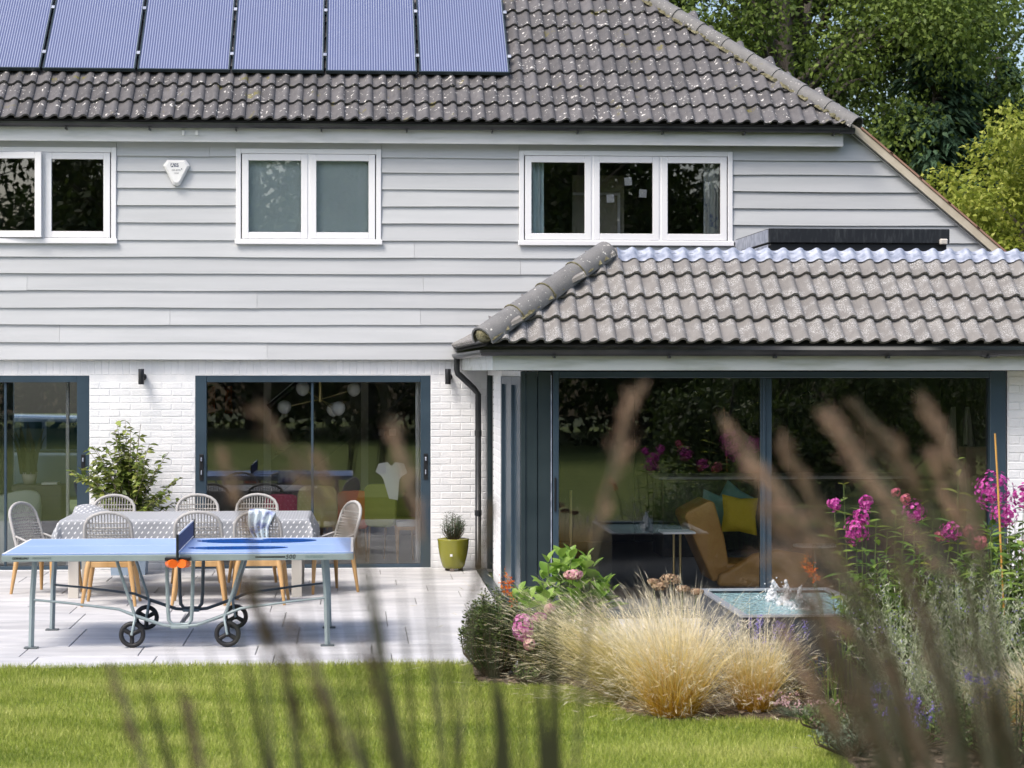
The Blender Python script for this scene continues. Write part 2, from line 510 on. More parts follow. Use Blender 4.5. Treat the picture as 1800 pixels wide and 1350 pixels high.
# -------- bricks
BL, BH, CH = .215, .0665, .0765
def brick_mesh(l):
    return MB().box(-l / 2, l / 2, .0005, .02, -BH / 2, BH / 2, .004).mesh('brick', M['brick'])
BM = {}
def put_brick(par, x, y, z, l, face='y'):
    key = round(l, 3)
    if key not in BM: BM[key] = brick_mesh(key)
    rz = 0 if face == 'y' else -math.pi / 2
    o = link('brick', BM[key], par, (x + rng.uniform(-.001, .001), y + rng.uniform(-.0015, .0015), z + rng.uniform(-.001, .001)), (rng.uniform(-.006, .006), rng.uniform(-.006, .006), rz + rng.uniform(-.006, .006)))
    return o
def brick_panel(par, a0, a1, z0, z1, fixed, face='y'):
    n = int((z1 - z0) / CH)
    for r in range(n):
        z = z0 + (r + .5) * CH
        x = a0 - (0 if r % 2 else (BL + .01) / 2)
        while x < a1 - .01:
            p, q = max(x, a0) , min(x + BL, a1)
            if q - p > .03:
                l = round((q - p) / .01) * .01 if q - p < BL - .001 else BL
                l = min(l, q - p)
                if face == 'y': put_brick(par, (p + q) / 2, fixed, z, round(l, 3))
                else: put_brick(par, fixed, (p + q) / 2, z, round(l, 3), 'x')
            x += BL + .01
brick_panel(brick_wall, D1[1] + .004, D2[0] - .004, .0, DZ, .052)
brick_panel(brick_wall, D2[1] + .004, 1.485, .0, DZ, .052)
brick_panel(brick_wall, -6.9, D1[0] - .004, .0, DZ, .052) if False else None
SOL = MB().box(-.0335, .0335, .001, .02, -.08, .08, .004).mesh('brick', M['brick'])
x = -5.2
while x < 1.44:
    link('brick', SOL, brick_wall, (x, .052 + rng.uniform(-.001, .001), DZ + .09), (0, rng.uniform(-.006, .006), 0)); x += .0755

# -------- upper windows
def casement(par, x0, x1, z0, z1, y, fw=.072, open_a=0.0, blind=None):
    mb = MB(); d0, d1 = -.02, .035
    L_ = x1 - x0; H_ = z1 - z0
    for a, b, c, d in ((0, fw, 0, H_), (L_ - fw, L_, 0, H_), (fw, L_ - fw, 0, fw), (fw, L_ - fw, H_ - fw, H_)):
        mb.box(a, b, d0, d1, c, d, .004)
    c = mb.build('casement', M['upvc'], par, (x0, y, z0), (0, 0, 0))
    g = MB().box(fw - .005, L_ - fw + .005, .006, .012, fw - .005, H_ - fw + .005)
    p = g.build('pane', M['glass'], par, (x0, y, z0), (0, 0, 0))
    if open_a:
        c.rotation_euler = p.rotation_euler = (0, 0, open_a)
    return c
for wi, (a, b) in enumerate(WIN):
    mb = MB(); fw = .055
    for p, q, c, d in ((a, a + fw, WZ0, WZ1), (b - fw, b, WZ0, WZ1), (a + fw, b - fw, WZ1 - fw, WZ1), (a + fw, b - fw, WZ0, WZ0 + fw)):
        mb.box(p, q, -.045, .06, c, d, .005)
    n = 3 if wi == 2 else 2
    step = (b - a - 2 * fw) / n
    for i in range(1, n):
        mb.box(a + fw + i * step - .018, a + fw + i * step + .018, -.034, .06, WZ0 + fw, WZ1 - fw, .004)
    win = mb.build('window', M['upvc'], house)
    MB().box(a - .012, b + .012, -.062, -.0455, WZ0 - .004, WZ0 + .05, .005).build('sill', M['upvc'], win)
    for i in range(n):
        casement(win, a + fw + i * step + .012, a + fw + (i + 1) * step - .012, WZ0 + fw + .004, WZ1 - fw - .004, -.022, open_a=(-.10 if wi == 0 and i == 0 else 0.0))
# roller blinds in the middle window
M['blind'] = pmat('pale_teal_blind', (.70, .85, .86), (.74, .88, .89), 2, .8)
for i in range(2):
    x0 = WIN[1][0] + .055 + i * .7425 + .03
    tag(MB().box(x0, x0 + .68, .062, .066, WZ0 + .02, WZ1 - .05).build('roller_blind', M['blind']),
        ['pale teal roller blind drawn in the left pane of the two pane upper window', 'pale teal roller blind drawn in the right pane of the two pane upper window'][i], 'blind', 'roller blinds in the upper window')

# -------- eaves: fascia, soffit, gutter
mb = MB(); mb.box(-7, 5.46, -.165, -.14, 4.690, 4.850, .003)
mb.box(5.436, 5.46, -.139, -.034, 4.690, 4.850)
mb.build('fascia', M['fascia'], house)
MB().box(-7, 5.436, -.139, .011, 4.728, 4.738).build('soffit', M['fascia'], house)
def gutter_mesh(mb, p0, p1, r=.055, side=Vector((0, -1, 0)), n=9):
    p0, p1 = Vector(p0), Vector(p1)
    vs = []; fs = []
    for p in (p0, p1):
        for rr in (r, r - .004):
            for k in range(n):
                a = math.pi * k / (n - 1)
                vs.append(p + side * (rr * math.cos(a)) + Vector((0, 0, -rr * math.sin(a))))
    for k in range(n - 1):
        fs.append((k, k + 1, 2 * n + k + 1, 2 * n + k)); fs.append((n + k, 3 * n + k, 3 * n + k + 1, n + k + 1))
    fs += [(0, 2 * n, 3 * n, n), (n - 1, 2 * n - 1, 4 * n - 1, 3 * n - 1)]
    for q in (0, 2 * n):
        for k in range(n - 1): fs.append((q + k, q + n + k, q + n + k + 1, q + k + 1))
    return mb.add(vs, fs, False)
gut = gutter_mesh(MB(), (-7, -.223, 4.890), (5.53, -.223, 4.890), .056).build('gutter', M['gutter'], house)
gutter_mesh(MB(), (5.39, -.223, 4.888), (5.57, -.223, 4.888), .062).build('gutter_end', M['gutter'], gut)
for px in (116, 263, 415, 565, 715, 865, 1015, 1165, 1308, 1465):
    x = on_plane(px, 228, -.23).x
    MB().box(x - .008, x + .008, -.282, -.166, 4.805, 4.83, .003).build('bracket', M['gutter'], gut)
for px in (322, 346):
    x = on_plane(px, 232, -.19).x
    MB().box(x - .014, x + .014, -.19, -.166, 4.76, 4.815, .003).build('vent_clip', M['white'], gut)

# -------- verge on the right
mb = MB()
def slope_box(mb, x0, x1, off0, off1, y0, y1):
    # a plank along the verge between x0..x1, offset perpendicular to the slope
    pts = []
    for x in (x0, x1):
        z = VZ - (x - VX) * TAN
        for o in (off0, off1):
            pts.append((x + o * SI, z + o * CO))
    a, b, d, c = pts
    return mb.prism([a, b, c, d], 'y', y0, y1)
slope_box(mb, 5.52, 8.8, .0, .085, -.07, .14); mb.build('barge_board', M['tan'], house)
mb = MB(); slope_box(mb, 5.60, 8.8, -.022, -.001, -.05, .0); mb.build('verge_strip', M['white'], house)
for i in range(9):
    mb = MB(); slope_box(mb, 5.62 + i * .33, 5.62 + (i + 1) * .33 + .03, .088 + .003 * (i % 2), .108 + .003 * (i % 2), -.085, .3)
    mb.build('verge_tile', M['redtile'], house)

# -------- main roof
EY, EZ, EX = -.255, 4.900, 5.55          # eave line of the tile bed; EX is the hip corner
RY = 4.0; RZ = EZ + (RY - EY) * TAN
HX = EX - (RY - EY)
mb = MB()
mb.add([(-8, EY, EZ), (EX, EY, EZ), (HX, RY, RZ), (-8, RY, RZ), (-8, 8.4, EZ), (EX, 8.4, EZ)], [(0, 1, 2, 3), (3, 2, 5, 4), (1, 5, 2)])
mb.add([(EX, EY + .165, EZ - .02), (8.75, EY + .165, EZ - .02 - (8.75 - EX) * TAN), (8.75, 8.4, EZ - .02 - (8.75 - EX) * TAN), (EX, 8.4, EZ - .02)], [(0, 1, 2, 3)])
roof = mb.build('roof', M['underlay'], house)

PW, GA, AMP, TH = .1545, .33, .042, .026
def tile_mesh(name, mat, w=PW, length=.40, lift=.040):
    """one interlocking pantile: local x across, y up the slope, z off the roof; origin at the lower left"""
    pp = [(0, .26), (.08, .10), (.18, .02), (.32, .06), (.45, .28), (.57, .66), (.68, .95), (.77, 1.0), (.86, .92), (.94, .70), (1.0, .46)]
    n = len(pp) - 1
    prof = [(u * (w + .006), AMP * h + .004 * max(0, (u - .5) * 2)) for u, h in pp]
    vs = []; fs = []
    for y, lf in ((0, lift), (length, 0)):
        for x, z in prof: vs.append((x, y, z + lf))
    m = n + 1
    for i in range(n): fs.append((i, i + 1, m + i + 1, m + i))
    mb = MB(); mb.add(vs, fs, True)
    e = []
    for x, z in prof: e.append((x, 0, z + lift))
    for x, z in prof: e.append((x, .004, z + lift - TH))
    mb.add(e, [(i, m + i, m + i + 1, i + 1) for i in range(n)], False)
    r = [vs[n], vs[2 * m - 1], (vs[2 * m - 1][0], length, -.01), (vs[n][0], 0, prof[-1][1] + lift - TH)]
    mb.add(r, [(0, 1, 2, 3)])
    return mb.mesh(name, mat)
TM = tile_mesh('tile', M['tile'])
def slope_M(origin, xdir, updir):
    xd, ud = Vector(xdir).normalized(), Vector(updir).normalized()
    nd = xd.cross(ud)
    m = Matrix((xd, ud, nd)).transposed().to_4x4(); m.translation = Vector(origin)
    return m
def put_tile(me, mat4, par):
    o = link('tile', me, par); o.matrix_local = mat4 @ Euler((rng.uniform(-.012, .012), rng.uniform(-.008, .008), rng.uniform(-.006, .006))).to_matrix().to_4x4()
    return o
UP = (0, CO, SI)
PX0 = -6.43
tiles = []
PANEL_X0, PANEL_X1 = -6.6, 1.77
for r in range(16):
    d = r * GA
    y, z = EY + d * CO, EZ + d * SI
    c = 0
    while True:
        x = PX0 + c * PW; c += 1
        xl = EX - (y - EY)
        if x + PW * .55 > xl: break
        vis = not (r >= 3 and x + PW < PANEL_X1 - .03) and -4.35 < x and r < 9
        tiles.append((vis, slope_M((x, y, z + .004), (1, 0, 0), UP)))
sv = [t for t in tiles if t[0]]
for v, m4 in sv[:300]: put_tile(TM, m4, roof)
def joined_tiles(ms, me, name, mat, par):
    V = np.array([v.co[:] for v in me.vertices]); F = [list(p.vertices) for p in me.polygons]
    av = []; af = []
    for m4 in ms:
        b = len(av) * len(V)
        A = np.array(m4)
        av.append(V @ A[:3, :3].T + A[:3, 3]); af += [[i + b for i in f] for f in F]
    av = np.concatenate(av)
    o = link(name, np_mesh(name, av, np.array(af), mat, True), par)
    return tag(o, kind='stuff')
rest = [m for v, m in tiles if not v] + [m for v, m in sv[300:]]
joined_tiles(rest, TM, 'tile_field', M['tile'], roof)
# hip caps and mortar
def half_round(name, mat, r, length, open_r=.010, bulge=.012):
    n = 10; vs = []; fs = []
    for y, rr in ((0, r + bulge), (.05, r + bulge * .6), (length, r)):
        for k in range(n + 1):
            a = math.pi * (-.08 + 1.16 * k / n)
            vs.append((rr * math.cos(a), y, rr * math.sin(a)))
    m = n + 1
    for j in range(2):
        for i in range(n): fs.append((j * m + i, j * m + i + 1, (j + 1) * m + i + 1, (j + 1) * m + i))
    mb = MB(); mb.add(vs, fs, True)
    e = []
    for rr in (r + bulge, r + bulge - .016):
        for k in range(n + 1):
            a = math.pi * (-.08 + 1.16 * k / n); e.append((rr * math.cos(a), 0, rr * math.sin(a)))
    mb.add(e, [(i, i + 1, m + i + 1, m + i) for i in range(n)])
    return mb.mesh(name, mat)
def hip_run(start, direction, count, length, r, me, par, name='hip_tile'):
    d = Vector(direction).normalized()
    x = d.cross(Vector((0, 0, 1))).normalized()
    for i in range(count):
        m = Matrix((x, d, x.cross(d))).transposed().to_4x4()
        m.translation = Vector(start) + d * (i * length)
        o = link(name, me, par); o.matrix_local = m @ Euler((rng.uniform(-.01, .01), rng.uniform(-.02, .02), rng.uniform(-.008, .008))).to_matrix().to_4x4()
HD = Vector((-1, 1, TAN)).normalized()
HM = half_round('hip_tile', M['hip'], .10, .43)
hip_run(Vector((EX + .03, EY - .03, EZ + .01)), HD, 14, .41, .1, HM, roof)
def lumpy_strip(p0, p1, w, h, n, par, mat, name='mortar_bed', side=None):
    p0, p1 = Vector(p0), Vector(p1); d = (p1 - p0); t = d.normalized(); sd_ = side or t.cross(Vector((0, 0, 1))).normalized()
    up = sd_.cross(t); vs = []; fs = []
    for i in range(n + 1):
        c = p0 + d * (i / n)
        for k in range(5):
            a = math.pi * k / 4
            q = 1 + rng.uniform(-.18, .18)
            vs.append(c + sd_ * (w * math.cos(a) * q) + up * (h * math.sin(a) * (1 + rng.uniform(-.1, .1))))
    for i in range(n):
        for k in range(4): fs.append((i * 5 + k, i * 5 + k + 1, i * 5 + 6 + k, i * 5 + 5 + k))
    return MB().add(vs, fs, False).build(name, mat, par)
lumpy_strip(Vector((EX, EY, EZ)) + HD * .05, Vector((EX, EY, EZ)) + HD * 5.6, .125, .06, 150, roof, M['bed_mortar'])
# dark filler under the eave course
MB().box(-7, EX - .1, EY + .03, EY + .05, EZ - .04, EZ + .03).build('eaves_filler', M['underlay'], roof)

# -------- extension
XW, YF, EXR = 1.49, -5.05, 8.6
w = MB()
w.box(XW, XW + .16, -2.4, -1.1, -.04, 2.19)                     # brick part of the side wall
w.box(XW + .004, XW + .15, -5.03, -.0, 2.14, 2.189)
side = w.build('extension_wall', M['mortar'], house)
brick_panel(side, -2.396, -1.104, 0, 2.15, XW - .004, 'x')
w = MB(); w.box(5.85, EXR, YF + .006, YF + .2, -.04, 2.189); w.box(EXR - .1, EXR, YF + .21, .05, -.04, 2.189)
rw = w.build('extension_wall', M['mortar'], house)
brick_panel(rw, 5.86, 7.1, 0, 2.16, YF, 'y')
# narrow side window and side sliding screen
sw = MB().box(XW - .006, XW + .08, -.12, -.03, 0, 2.14).box(XW - .006, XW + .08, -1.10, -1.0, 0, 2.14).build('side_window', M['navy_dark'], house)
MB().box(XW + .03, XW + .036, -1.0, -.12, 0, 2.14).build('pane', M['glass_door'], sw)
sc = MB()
for a, b in ((-2.52, -2.405), (-3.86, -3.72), (-5.045, -4.93)): sc.box(XW - .012, XW + .09, a, b, 0, 2.137, .004)
sc.box(XW - .01, XW + .085, -4.93, -2.52, 2.06, 2.137); sc.box(XW - .01, XW + .085, -4.93, -2.52, 0, .07)
sc = sc.build('side_screen', M['navy'], house)
for a, b in ((-3.72, -2.52), (-4.93, -3.86)): MB().box(XW + .02, XW + .06, a, b, .07, 2.06).build('screen_panel', M['navy'], sc)
# front glazing
def frame_box(mb, x0, x1, z0, z1, y0=YF, y1=YF + .11): return mb.box(x0, x1, y0, y1, z0, z1, .004)
fg = MB()
frame_box(fg, 1.763, 1.815, 0, 2.19, YF - .006); frame_box(fg, 5.69, 5.835, 0, 2.19, YF - .012)
frame_box(fg, 1.815, 5.69, 2.128, 2.186, YF - .002); frame_box(fg, 1.815, 5.69, 0, .07)
frame_box(fg, 3.62, 3.722, .07, 2.128, YF + .03)
fg = fg.build('front_glazing', M['navy'], house)
MB().box(3.640, 3.663, YF + .012, YF + .029, .07, 2.128, .003).build('interlock', M['navy'], fg)
MB().box(1.775, 1.79, YF - .022, YF - .007, .95, 1.25, .004).build('handle', M['black'], fg)
for a, b, y in ((1.815, 3.62, YF + .05), (3.722, 5.69, YF + .065)):
    MB().box(a, b, y, y + .006, .07, 2.128).build('pane', M['glass_door'], fg)
cp = MB()
cp.box(XW - .012, XW + .03, YF - .012, YF + .06, 0, 2.187, .004)
cp.box(XW + .034, XW + .135, YF + .004, YF + .07, 0, 2.187, .004)
cp.box(XW + .139, XW + .262, YF + .012, YF + .07, 0, 2.187, .004)
cp = cp.build('corner_panel', M['navy_dark'], house)
MB().box(XW + .254, XW + .262, YF - .004, YF + .011, .0, 2.15).build('trim', M['lead'], cp)
# fascia, soffit, gutter of the extension
FX, FY, FZ0, FZ1 = 1.205, -5.385, 2.195, 2.36
w = MB(); w.box(FX, EXR + .3, FY, FY + .02, FZ0, FZ1, .003); w.box(FX + .001, FX + .02, FY + .021, -.035, FZ0, FZ1)
w.build('fascia', M['fascia_low'], house)
MB().box(FX + .02, XW + .2, FY + .03, -.04, FZ0 + .003, FZ0 + .012).box(XW + .2, EXR, FY + .03, YF - .015, FZ0 + .003, FZ0 + .012).build('soffit', M['fascia'], house)
gx, gy, gz = FX - .058, FY - .058, 2.372
g2 = gutter_mesh(MB(), (FX - .10, gy, gz), (EXR, gy, gz), .054)
g2 = g2.build('gutter', M['gutter'], house)
gutter_mesh(MB(), (gx, gy, gz - .001), (gx, -.04, gz - .001), .054, Vector((-1, 0, 0))).build('gutter', M['gutter'], g2)
for px in (974, 1176, 1362, 1560, 1735):
    x = on_plane(px, 615, gy).x
    MB().box(x - .009, x + .009, gy - .062, gy + .058, gz - .072, gz - .05, .002).build('bracket', M['gutter'], g2)
x = on_plane(1738, 615, gy).x
gutter_mesh(MB(), (x - .07, gy, gz - .001), (x + .07, gy, gz - .001), .06).build('gutter_joint', M['gutter'], g2)
# downpipe from the side gutter to the paving
dp = MB()
dpx = 1.385
dp.tube([(gx, -.10, gz - .05), (gx, -.10, 2.20), (gx + .012, -.10, 2.16), (dpx - .05, -.085, 1.995), (dpx, -.08, 1.93), (dpx, -.08, .06), (dpx - .002, -.13, .025)], .034, 12)
dp = dp.build('downpipe', M['gutter'], house)
for z in (1.50, .62): MB().tube([(dpx, -.08, z - .03), (dpx, -.08, z + .03)], .040, 12).build('pipe_collar', M['gutter'], dp)
# tiled skirt of the extension roof
LY, LX, LZ, RUN = FY - .07, FX - .07, 2.405, .97
RUNX = 1.20; TX = LX + RUNX
TZ = LZ + RUN * TAN
w = MB()
w.add([(LX, LY, LZ), (EXR, LY, LZ), (EXR, LY + RUN, TZ), (TX, LY + RUN, TZ), (LX, 0.0, LZ), (TX, 0.0, TZ)], [(0, 1, 2, 3), (0, 3, 5, 4)])
for q0, q1, q2, q3 in ((TX, EXR, LY + RUN, -1.95), (TX, 4.34, -1.95, -.1), (6.08, EXR, -1.95, -.1), (TX, EXR, -.1, .01)): w.add([(q0, q2, TZ - .03), (q1, q2, TZ - .03), (q1, q3, TZ - .03), (q0, q3, TZ - .03)], [(0, 1, 2, 3)])
low = w.build('roof', M['underlay'], house)
TL = tile_mesh('tile', M['tile_low'], lift=.046)
nrow = 4
G2 = RUN / CO / nrow
extra = []
for r in range(nrow):
    d = r * G2
    y, z = LY + d * CO, LZ + d * SI
    c = 0
    while LX + .05 + c * PW < EXR:
        x = LX + .05 + c * PW; c += 1
        if x + PW * .05 < LX + (y - LY) * RUNX / RUN: continue
        m4 = slope_M((x, y, z + .004), (1, 0, 0), UP)
        if x < 6.9: put_tile(TL, m4, low)
        else: extra.append(m4)
    x0 = LX + d * CO * RUNX / RUN
    c = 0
    while True:
        yy = -.01 - c * PW; c += 1
        if yy - PW * .95 < LY + (x0 - LX) * RUN / RUNX: break
        m4 = slope_M((x0, yy, z + .004), (0, -1, 0), (RUNX, 0, RUN * TAN))
        put_tile(TL, m4, low)
joined_tiles(extra, TL, 'tile_field', M['tile_low'], low)
HD2 = Vector((RUNX, RUN, RUN * TAN)).normalized()
hs = Vector((LX - .02, LY - .02, LZ + .048))
HM2 = half_round('hip_tile', M['hip'], .118, .46, bulge=.008)
hip_run(hs, HD2, 4, .425, .1, HM2, low)
lumpy_strip(hs + HD2 * .0, hs + HD2 * 1.6 , .125, .065, 46, low, M['bed_mortar'])
MB().ball(hs + HD2 * .03 + Vector((0, 0, .035)), .085, 9, 6, (1, 1, .8), .25).build('mortar_plug', M['bed_mortar'], low)
for i in range(1, 4):
    p = hs + HD2 * (i * .425 + .004)
    xx = HD2.cross(Vector((0, 0, 1))).normalized(); zz = xx.cross(HD2)
    MB().tube([p + xx * (.126 * math.cos(a)) + zz * (.126 * math.sin(a)) for a in np.linspace(-.1, math.pi + .1, 14)], .008, 5).build('mortar_joint', M['bed_mortar'], low)
# the ridge cap that turns along the flat roof
m_end = hs + HD2 * 1.66
hip_run(m_end + Vector((-.02, .02, -.03)), Vector((1, .25, -.55)), 1, .3, .1, half_round('hip_tile', M['hip'], .10, .24), low)
# wavy flashing at the head of the skirt
w = MB(); n = 420; vs = []; fs = []
xa, xb = TX + .06, EXR
for i in range(n + 1):
    x = xa + (xb - xa) * i / n
    h = float(np.interp((x - (LX + .05)) / PW % 1.0, [0, .08, .18, .32, .45, .57, .68, .77, .86, .94, 1.0], [.36, .16, .06, .08, .30, .66, .95, 1.0, .93, .72, .46]))
    for (dd, off) in ((-.105, .040), (-.055, .046), (-.054, .037), (-.01, .044), (.05, .046)):
        q = RUN / CO + dd
        vs.append((x, LY + q * CO - off * SI - AMP * h * SI, LZ + q * SI + off * CO + AMP * h * CO))
for i in range(n):
    for k in range(4): fs.append((i * 5 + k, i * 5 + k + 1, i * 5 + 6 + k, i * 5 + 5 + k))
w.add(vs, fs, True).build('flashing', M['lead'], low)
w = MB(); w.box(TX + .05, EXR, LY + RUN - .03, LY + RUN + .12, TZ + .02, TZ + .045); w.build('roof_edge', M['lead'], low)
w = MB(); w.box(TX - .04, TX + .07, LY + RUN + .35, -.035, TZ + .02, TZ + .05); w.build('roof_edge', M['lead'], low)

# roof light kerb on the flat roof
rl = thing('roof_light', 'black boxed roof light kerb standing on the flat roof below the right upper window', 'roof light')
kb = MB()
for q in ((4.29, 6.13, -2.0, -1.96), (4.29, 6.13, -.09, -.05), (4.29, 4.33, -1.96, -.09), (6.09, 6.13, -1.96, -.09)): kb.box(*q, 3.2, 3.50, .004)
kb.build('kerb', M['black'], rl)
MB().box(4.33, 6.09, -1.96, -.09, 3.56, 3.575).build('pane', M['glass'], rl)
cb_ = MB()
for q in ((4.265, 6.155, -2.03, -1.965), (4.265, 6.155, -.085, -.045), (4.265, 4.33, -1.965, -.085), (6.09, 6.155, -1.965, -.085)): cb_.box(*q, 3.505, 3.655, .006)
cb_.build('cap', pmat('weathered_black', (.012, .014, .018), (.05, .055, .06), 20, .4, stretch=(2, 1, .4), lo=.5, hi=.8), rl)
MB().box(4.262, 4.2645, -2.0, -.06, 3.35, 3.49).box(4.2625, 4.2645, -2.0, -.06, 3.515, 3.645).build('side_cladding', M['lead'], rl)
tag(MB().box(6.04, 6.12, -2.1, -2.04, 3.49, 3.55, .01).build('security_sensor', M['cream']), 'small cream sensor box fixed to right end of the black roof light', 'sensor')

# -------- sliding doors of the main house
def sliding_door(x0, x1, mull, fl, fr):
    y0, y1 = .06, .17
    f = MB()
    f.box(x0, x0 + fl, y0 - .004, y1, 0, DZ, .004); f.box(x1 - fr, x1, y0 - .004, y1, 0, DZ, .004)
    f.box(x0 + fl, x1 - fr, y0, y1, DZ - .075, DZ, .004); f.box(x0 + fl, x1 - fr, y0, y1, 0, .045, .004)
    f = f.build('sliding_door', M['navy'], house)
    MB().box(mull - .014, mull + .014, y0 + .03, y1 - .02, .045, DZ - .075, .003).build('interlock', M['navy'], f)
    MB().box(x0 + fl, mull - .014, .12, .126, .045, DZ - .075).build('pane', M['glass_door'], f)
    MB().box(mull + .014, x1 - fr, .10, .106, .045, DZ - .075).build('pane', M['glass_door'], f)
    for hx in ((x0 + fl * .55), (x1 - fr * .5)):
        if hx < -4.9: continue
        h = MB().box(hx - .022, hx + .022, y0 - .016, y0 - .005, .98, 1.27, .006).build('handle', M['black'], f)
        MB().box(hx - .008, hx + .010, y0 - .05, y0 - .017, 1.19, 1.235, .006).box(hx - .006, hx + .006, y0 - .03, y0 - .017, 1.04, 1.09, .004).build('lever', M['lead'], f)
    return f
sliding_door(D1[0], D1[1], -3.80, .12, .135)
sliding_door(D2[0], D2[1], -.445, .125, .11)
MB().box(D1[0], D1[1], .0, .055, -.02, .006).box(D2[0], D2[1], .0, .055, -.02, .006).build('threshold', M['mortar'], house)

# -------- wall lamps, alarm box
def wall_lamp(x, lab):
    t = thing('wall_lamp', lab, 'wall lamp', (x, -.01, 2.125), 0, 'up and down wall lamps')
    MB().lathe([(0, -.085), (.03, -.085), (.032, -.08), (.032, .08), (.03, .085), (0, .085)], 16, (0, -.045, 0)).build('body', M['black'], t)
    MB().lathe([(0, 0), (.04, 0), (.04, .03), (0, .03)], 16, M=Matrix.Translation((.012, .05, -.005)) @ Matrix.Rotation(R(90), 4, 'X')).build('back_plate', M['black'], t)
wall_lamp(-2.31, 'black cylinder wall lamp above the leafy shrub between the two glass doors')
wall_lamp(1.052, 'black cylinder wall lamp on the white pier beside the downpipe')
al = thing('alarm_box', 'white triangular alarm box on the boards between the two left upper windows', 'alarm box', (-1.926, -.035, 4.365))
out = [(-.145, .075), (-.10, .135), (.10, .135), (.145, .075), (.04, -.13), (.02, -.145), (-.02, -.145), (-.04, -.13)]
ins = [(p[0] * .80, (p[1] + .01) * .80 - .004) for p in out]
vs = [(p[0], 0, p[1]) for p in out] + [(p[0], -.03, p[1]) for p in out] + [(p[0], -.055, p[1]) for p in ins]
fs = [tuple(range(16, 24))]
for k in range(8):
    k2 = (k + 1) % 8
    fs += [(k, k2, 8 + k2, 8 + k), (8 + k, 8 + k2, 16 + k2, 16 + k)]
MB().add(vs, fs).build('body', pmat('alarm_white', (.78, .78, .78), rough=.35), al)
FM = Matrix.Rotation(R(90), 4, 'X')
M['print_navy'] = pmat('navy_print', (.02, .03, .09), rough=.5); M['print_grey'] = pmat('grey_print', (.25, .25, .26), rough=.5)
MB().box(-.062, -.027, -.0565, -.0553, .055, .095).build('print_block', M['print_navy'], al)
text_mesh('lettering', 'A', .052, M['white'], al, Matrix.Translation((-.061, -.0572, .058)) @ FM, bold=.001)
text_mesh('lettering', 'ES', .052, M['print_navy'], al, Matrix.Translation((-.024, -.056, .058)) @ FM, bold=.001)
text_mesh('lettering', '020 8776', .026, M['print_grey'], al, Matrix.Translation((-.050, -.056, .012)) @ FM)
text_mesh('lettering', '1244', .026, M['print_grey'], al, Matrix.Translation((-.026, -.056, -.020)) @ FM)
MB().lathe([(0, 0), (.007, 0), (.006, .004), (0, .004)], 10, M=Matrix.Translation((.057, -.055, .035)) @ Matrix.Rotation(R(90), 4, 'X')).build('light', M['print_grey'], al)

# -------- solar panels
M['pv_frame'] = pmat('panel_frame', (.03, .045, .055), rough=.35, metal=.3)
def pvmat():
    m = bpy.data.materials.new('solar_cells')
    N, L, B = nodes_of(m)
    tc = N.new('ShaderNodeTexCoord'); sp = N.new('ShaderNodeSeparateXYZ'); L.new(tc.outputs['Object'], sp.inputs[0])
    def line(o, period, width):
        a = N.new('ShaderNodeMath'); a.operation = 'DIVIDE'; L.new(o, a.inputs[0]); a.inputs[1].default_value = period
        f = N.new('ShaderNodeMath'); f.operation = 'FRACT'; L.new(a.outputs[0], f.inputs[0])
        l = N.new('ShaderNodeMath'); l.operation = 'LESS_THAN'; L.new(f.outputs[0], l.inputs[0]); l.inputs[1].default_value = width
        return l.outputs[0]
    def mixc(f, a, b):
        x = N.new('ShaderNodeMix'); x.data_type = 'RGBA'; L.new(f, x.inputs[0])
        for k, q in ((6, a), (7, b)):
            if isinstance(q, tuple): x.inputs[k].default_value = (*q, 1)
            else: L.new(q, x.inputs[k])
        return x.outputs[2]
    nz = N.new('ShaderNodeTexNoise'); nz.inputs['Scale'].default_value = 3.0; L.new(tc.outputs['Object'], nz.inputs['Vector'])
    c = mixc(nz.outputs[0], (.055, .068, .165), (.075, .09, .20))
    c = mixc(line(sp.outputs[0], .0285, .30), c, (.30, .33, .43))
    L.new(c, B.inputs['Base Color'])
    B.inputs['Roughness'].default_value = .28; B.inputs['Coat Weight'].default_value = 1.0; B.inputs['Coat Roughness'].default_value = .03
    return m
M['pv'] = pvmat()
proto = None
ords = ['leftmost', 'second', 'third', 'fourth', 'fifth', 'sixth']
PVW, PVL = 1.022, 1.66
d0 = (.42 - EY) / CO
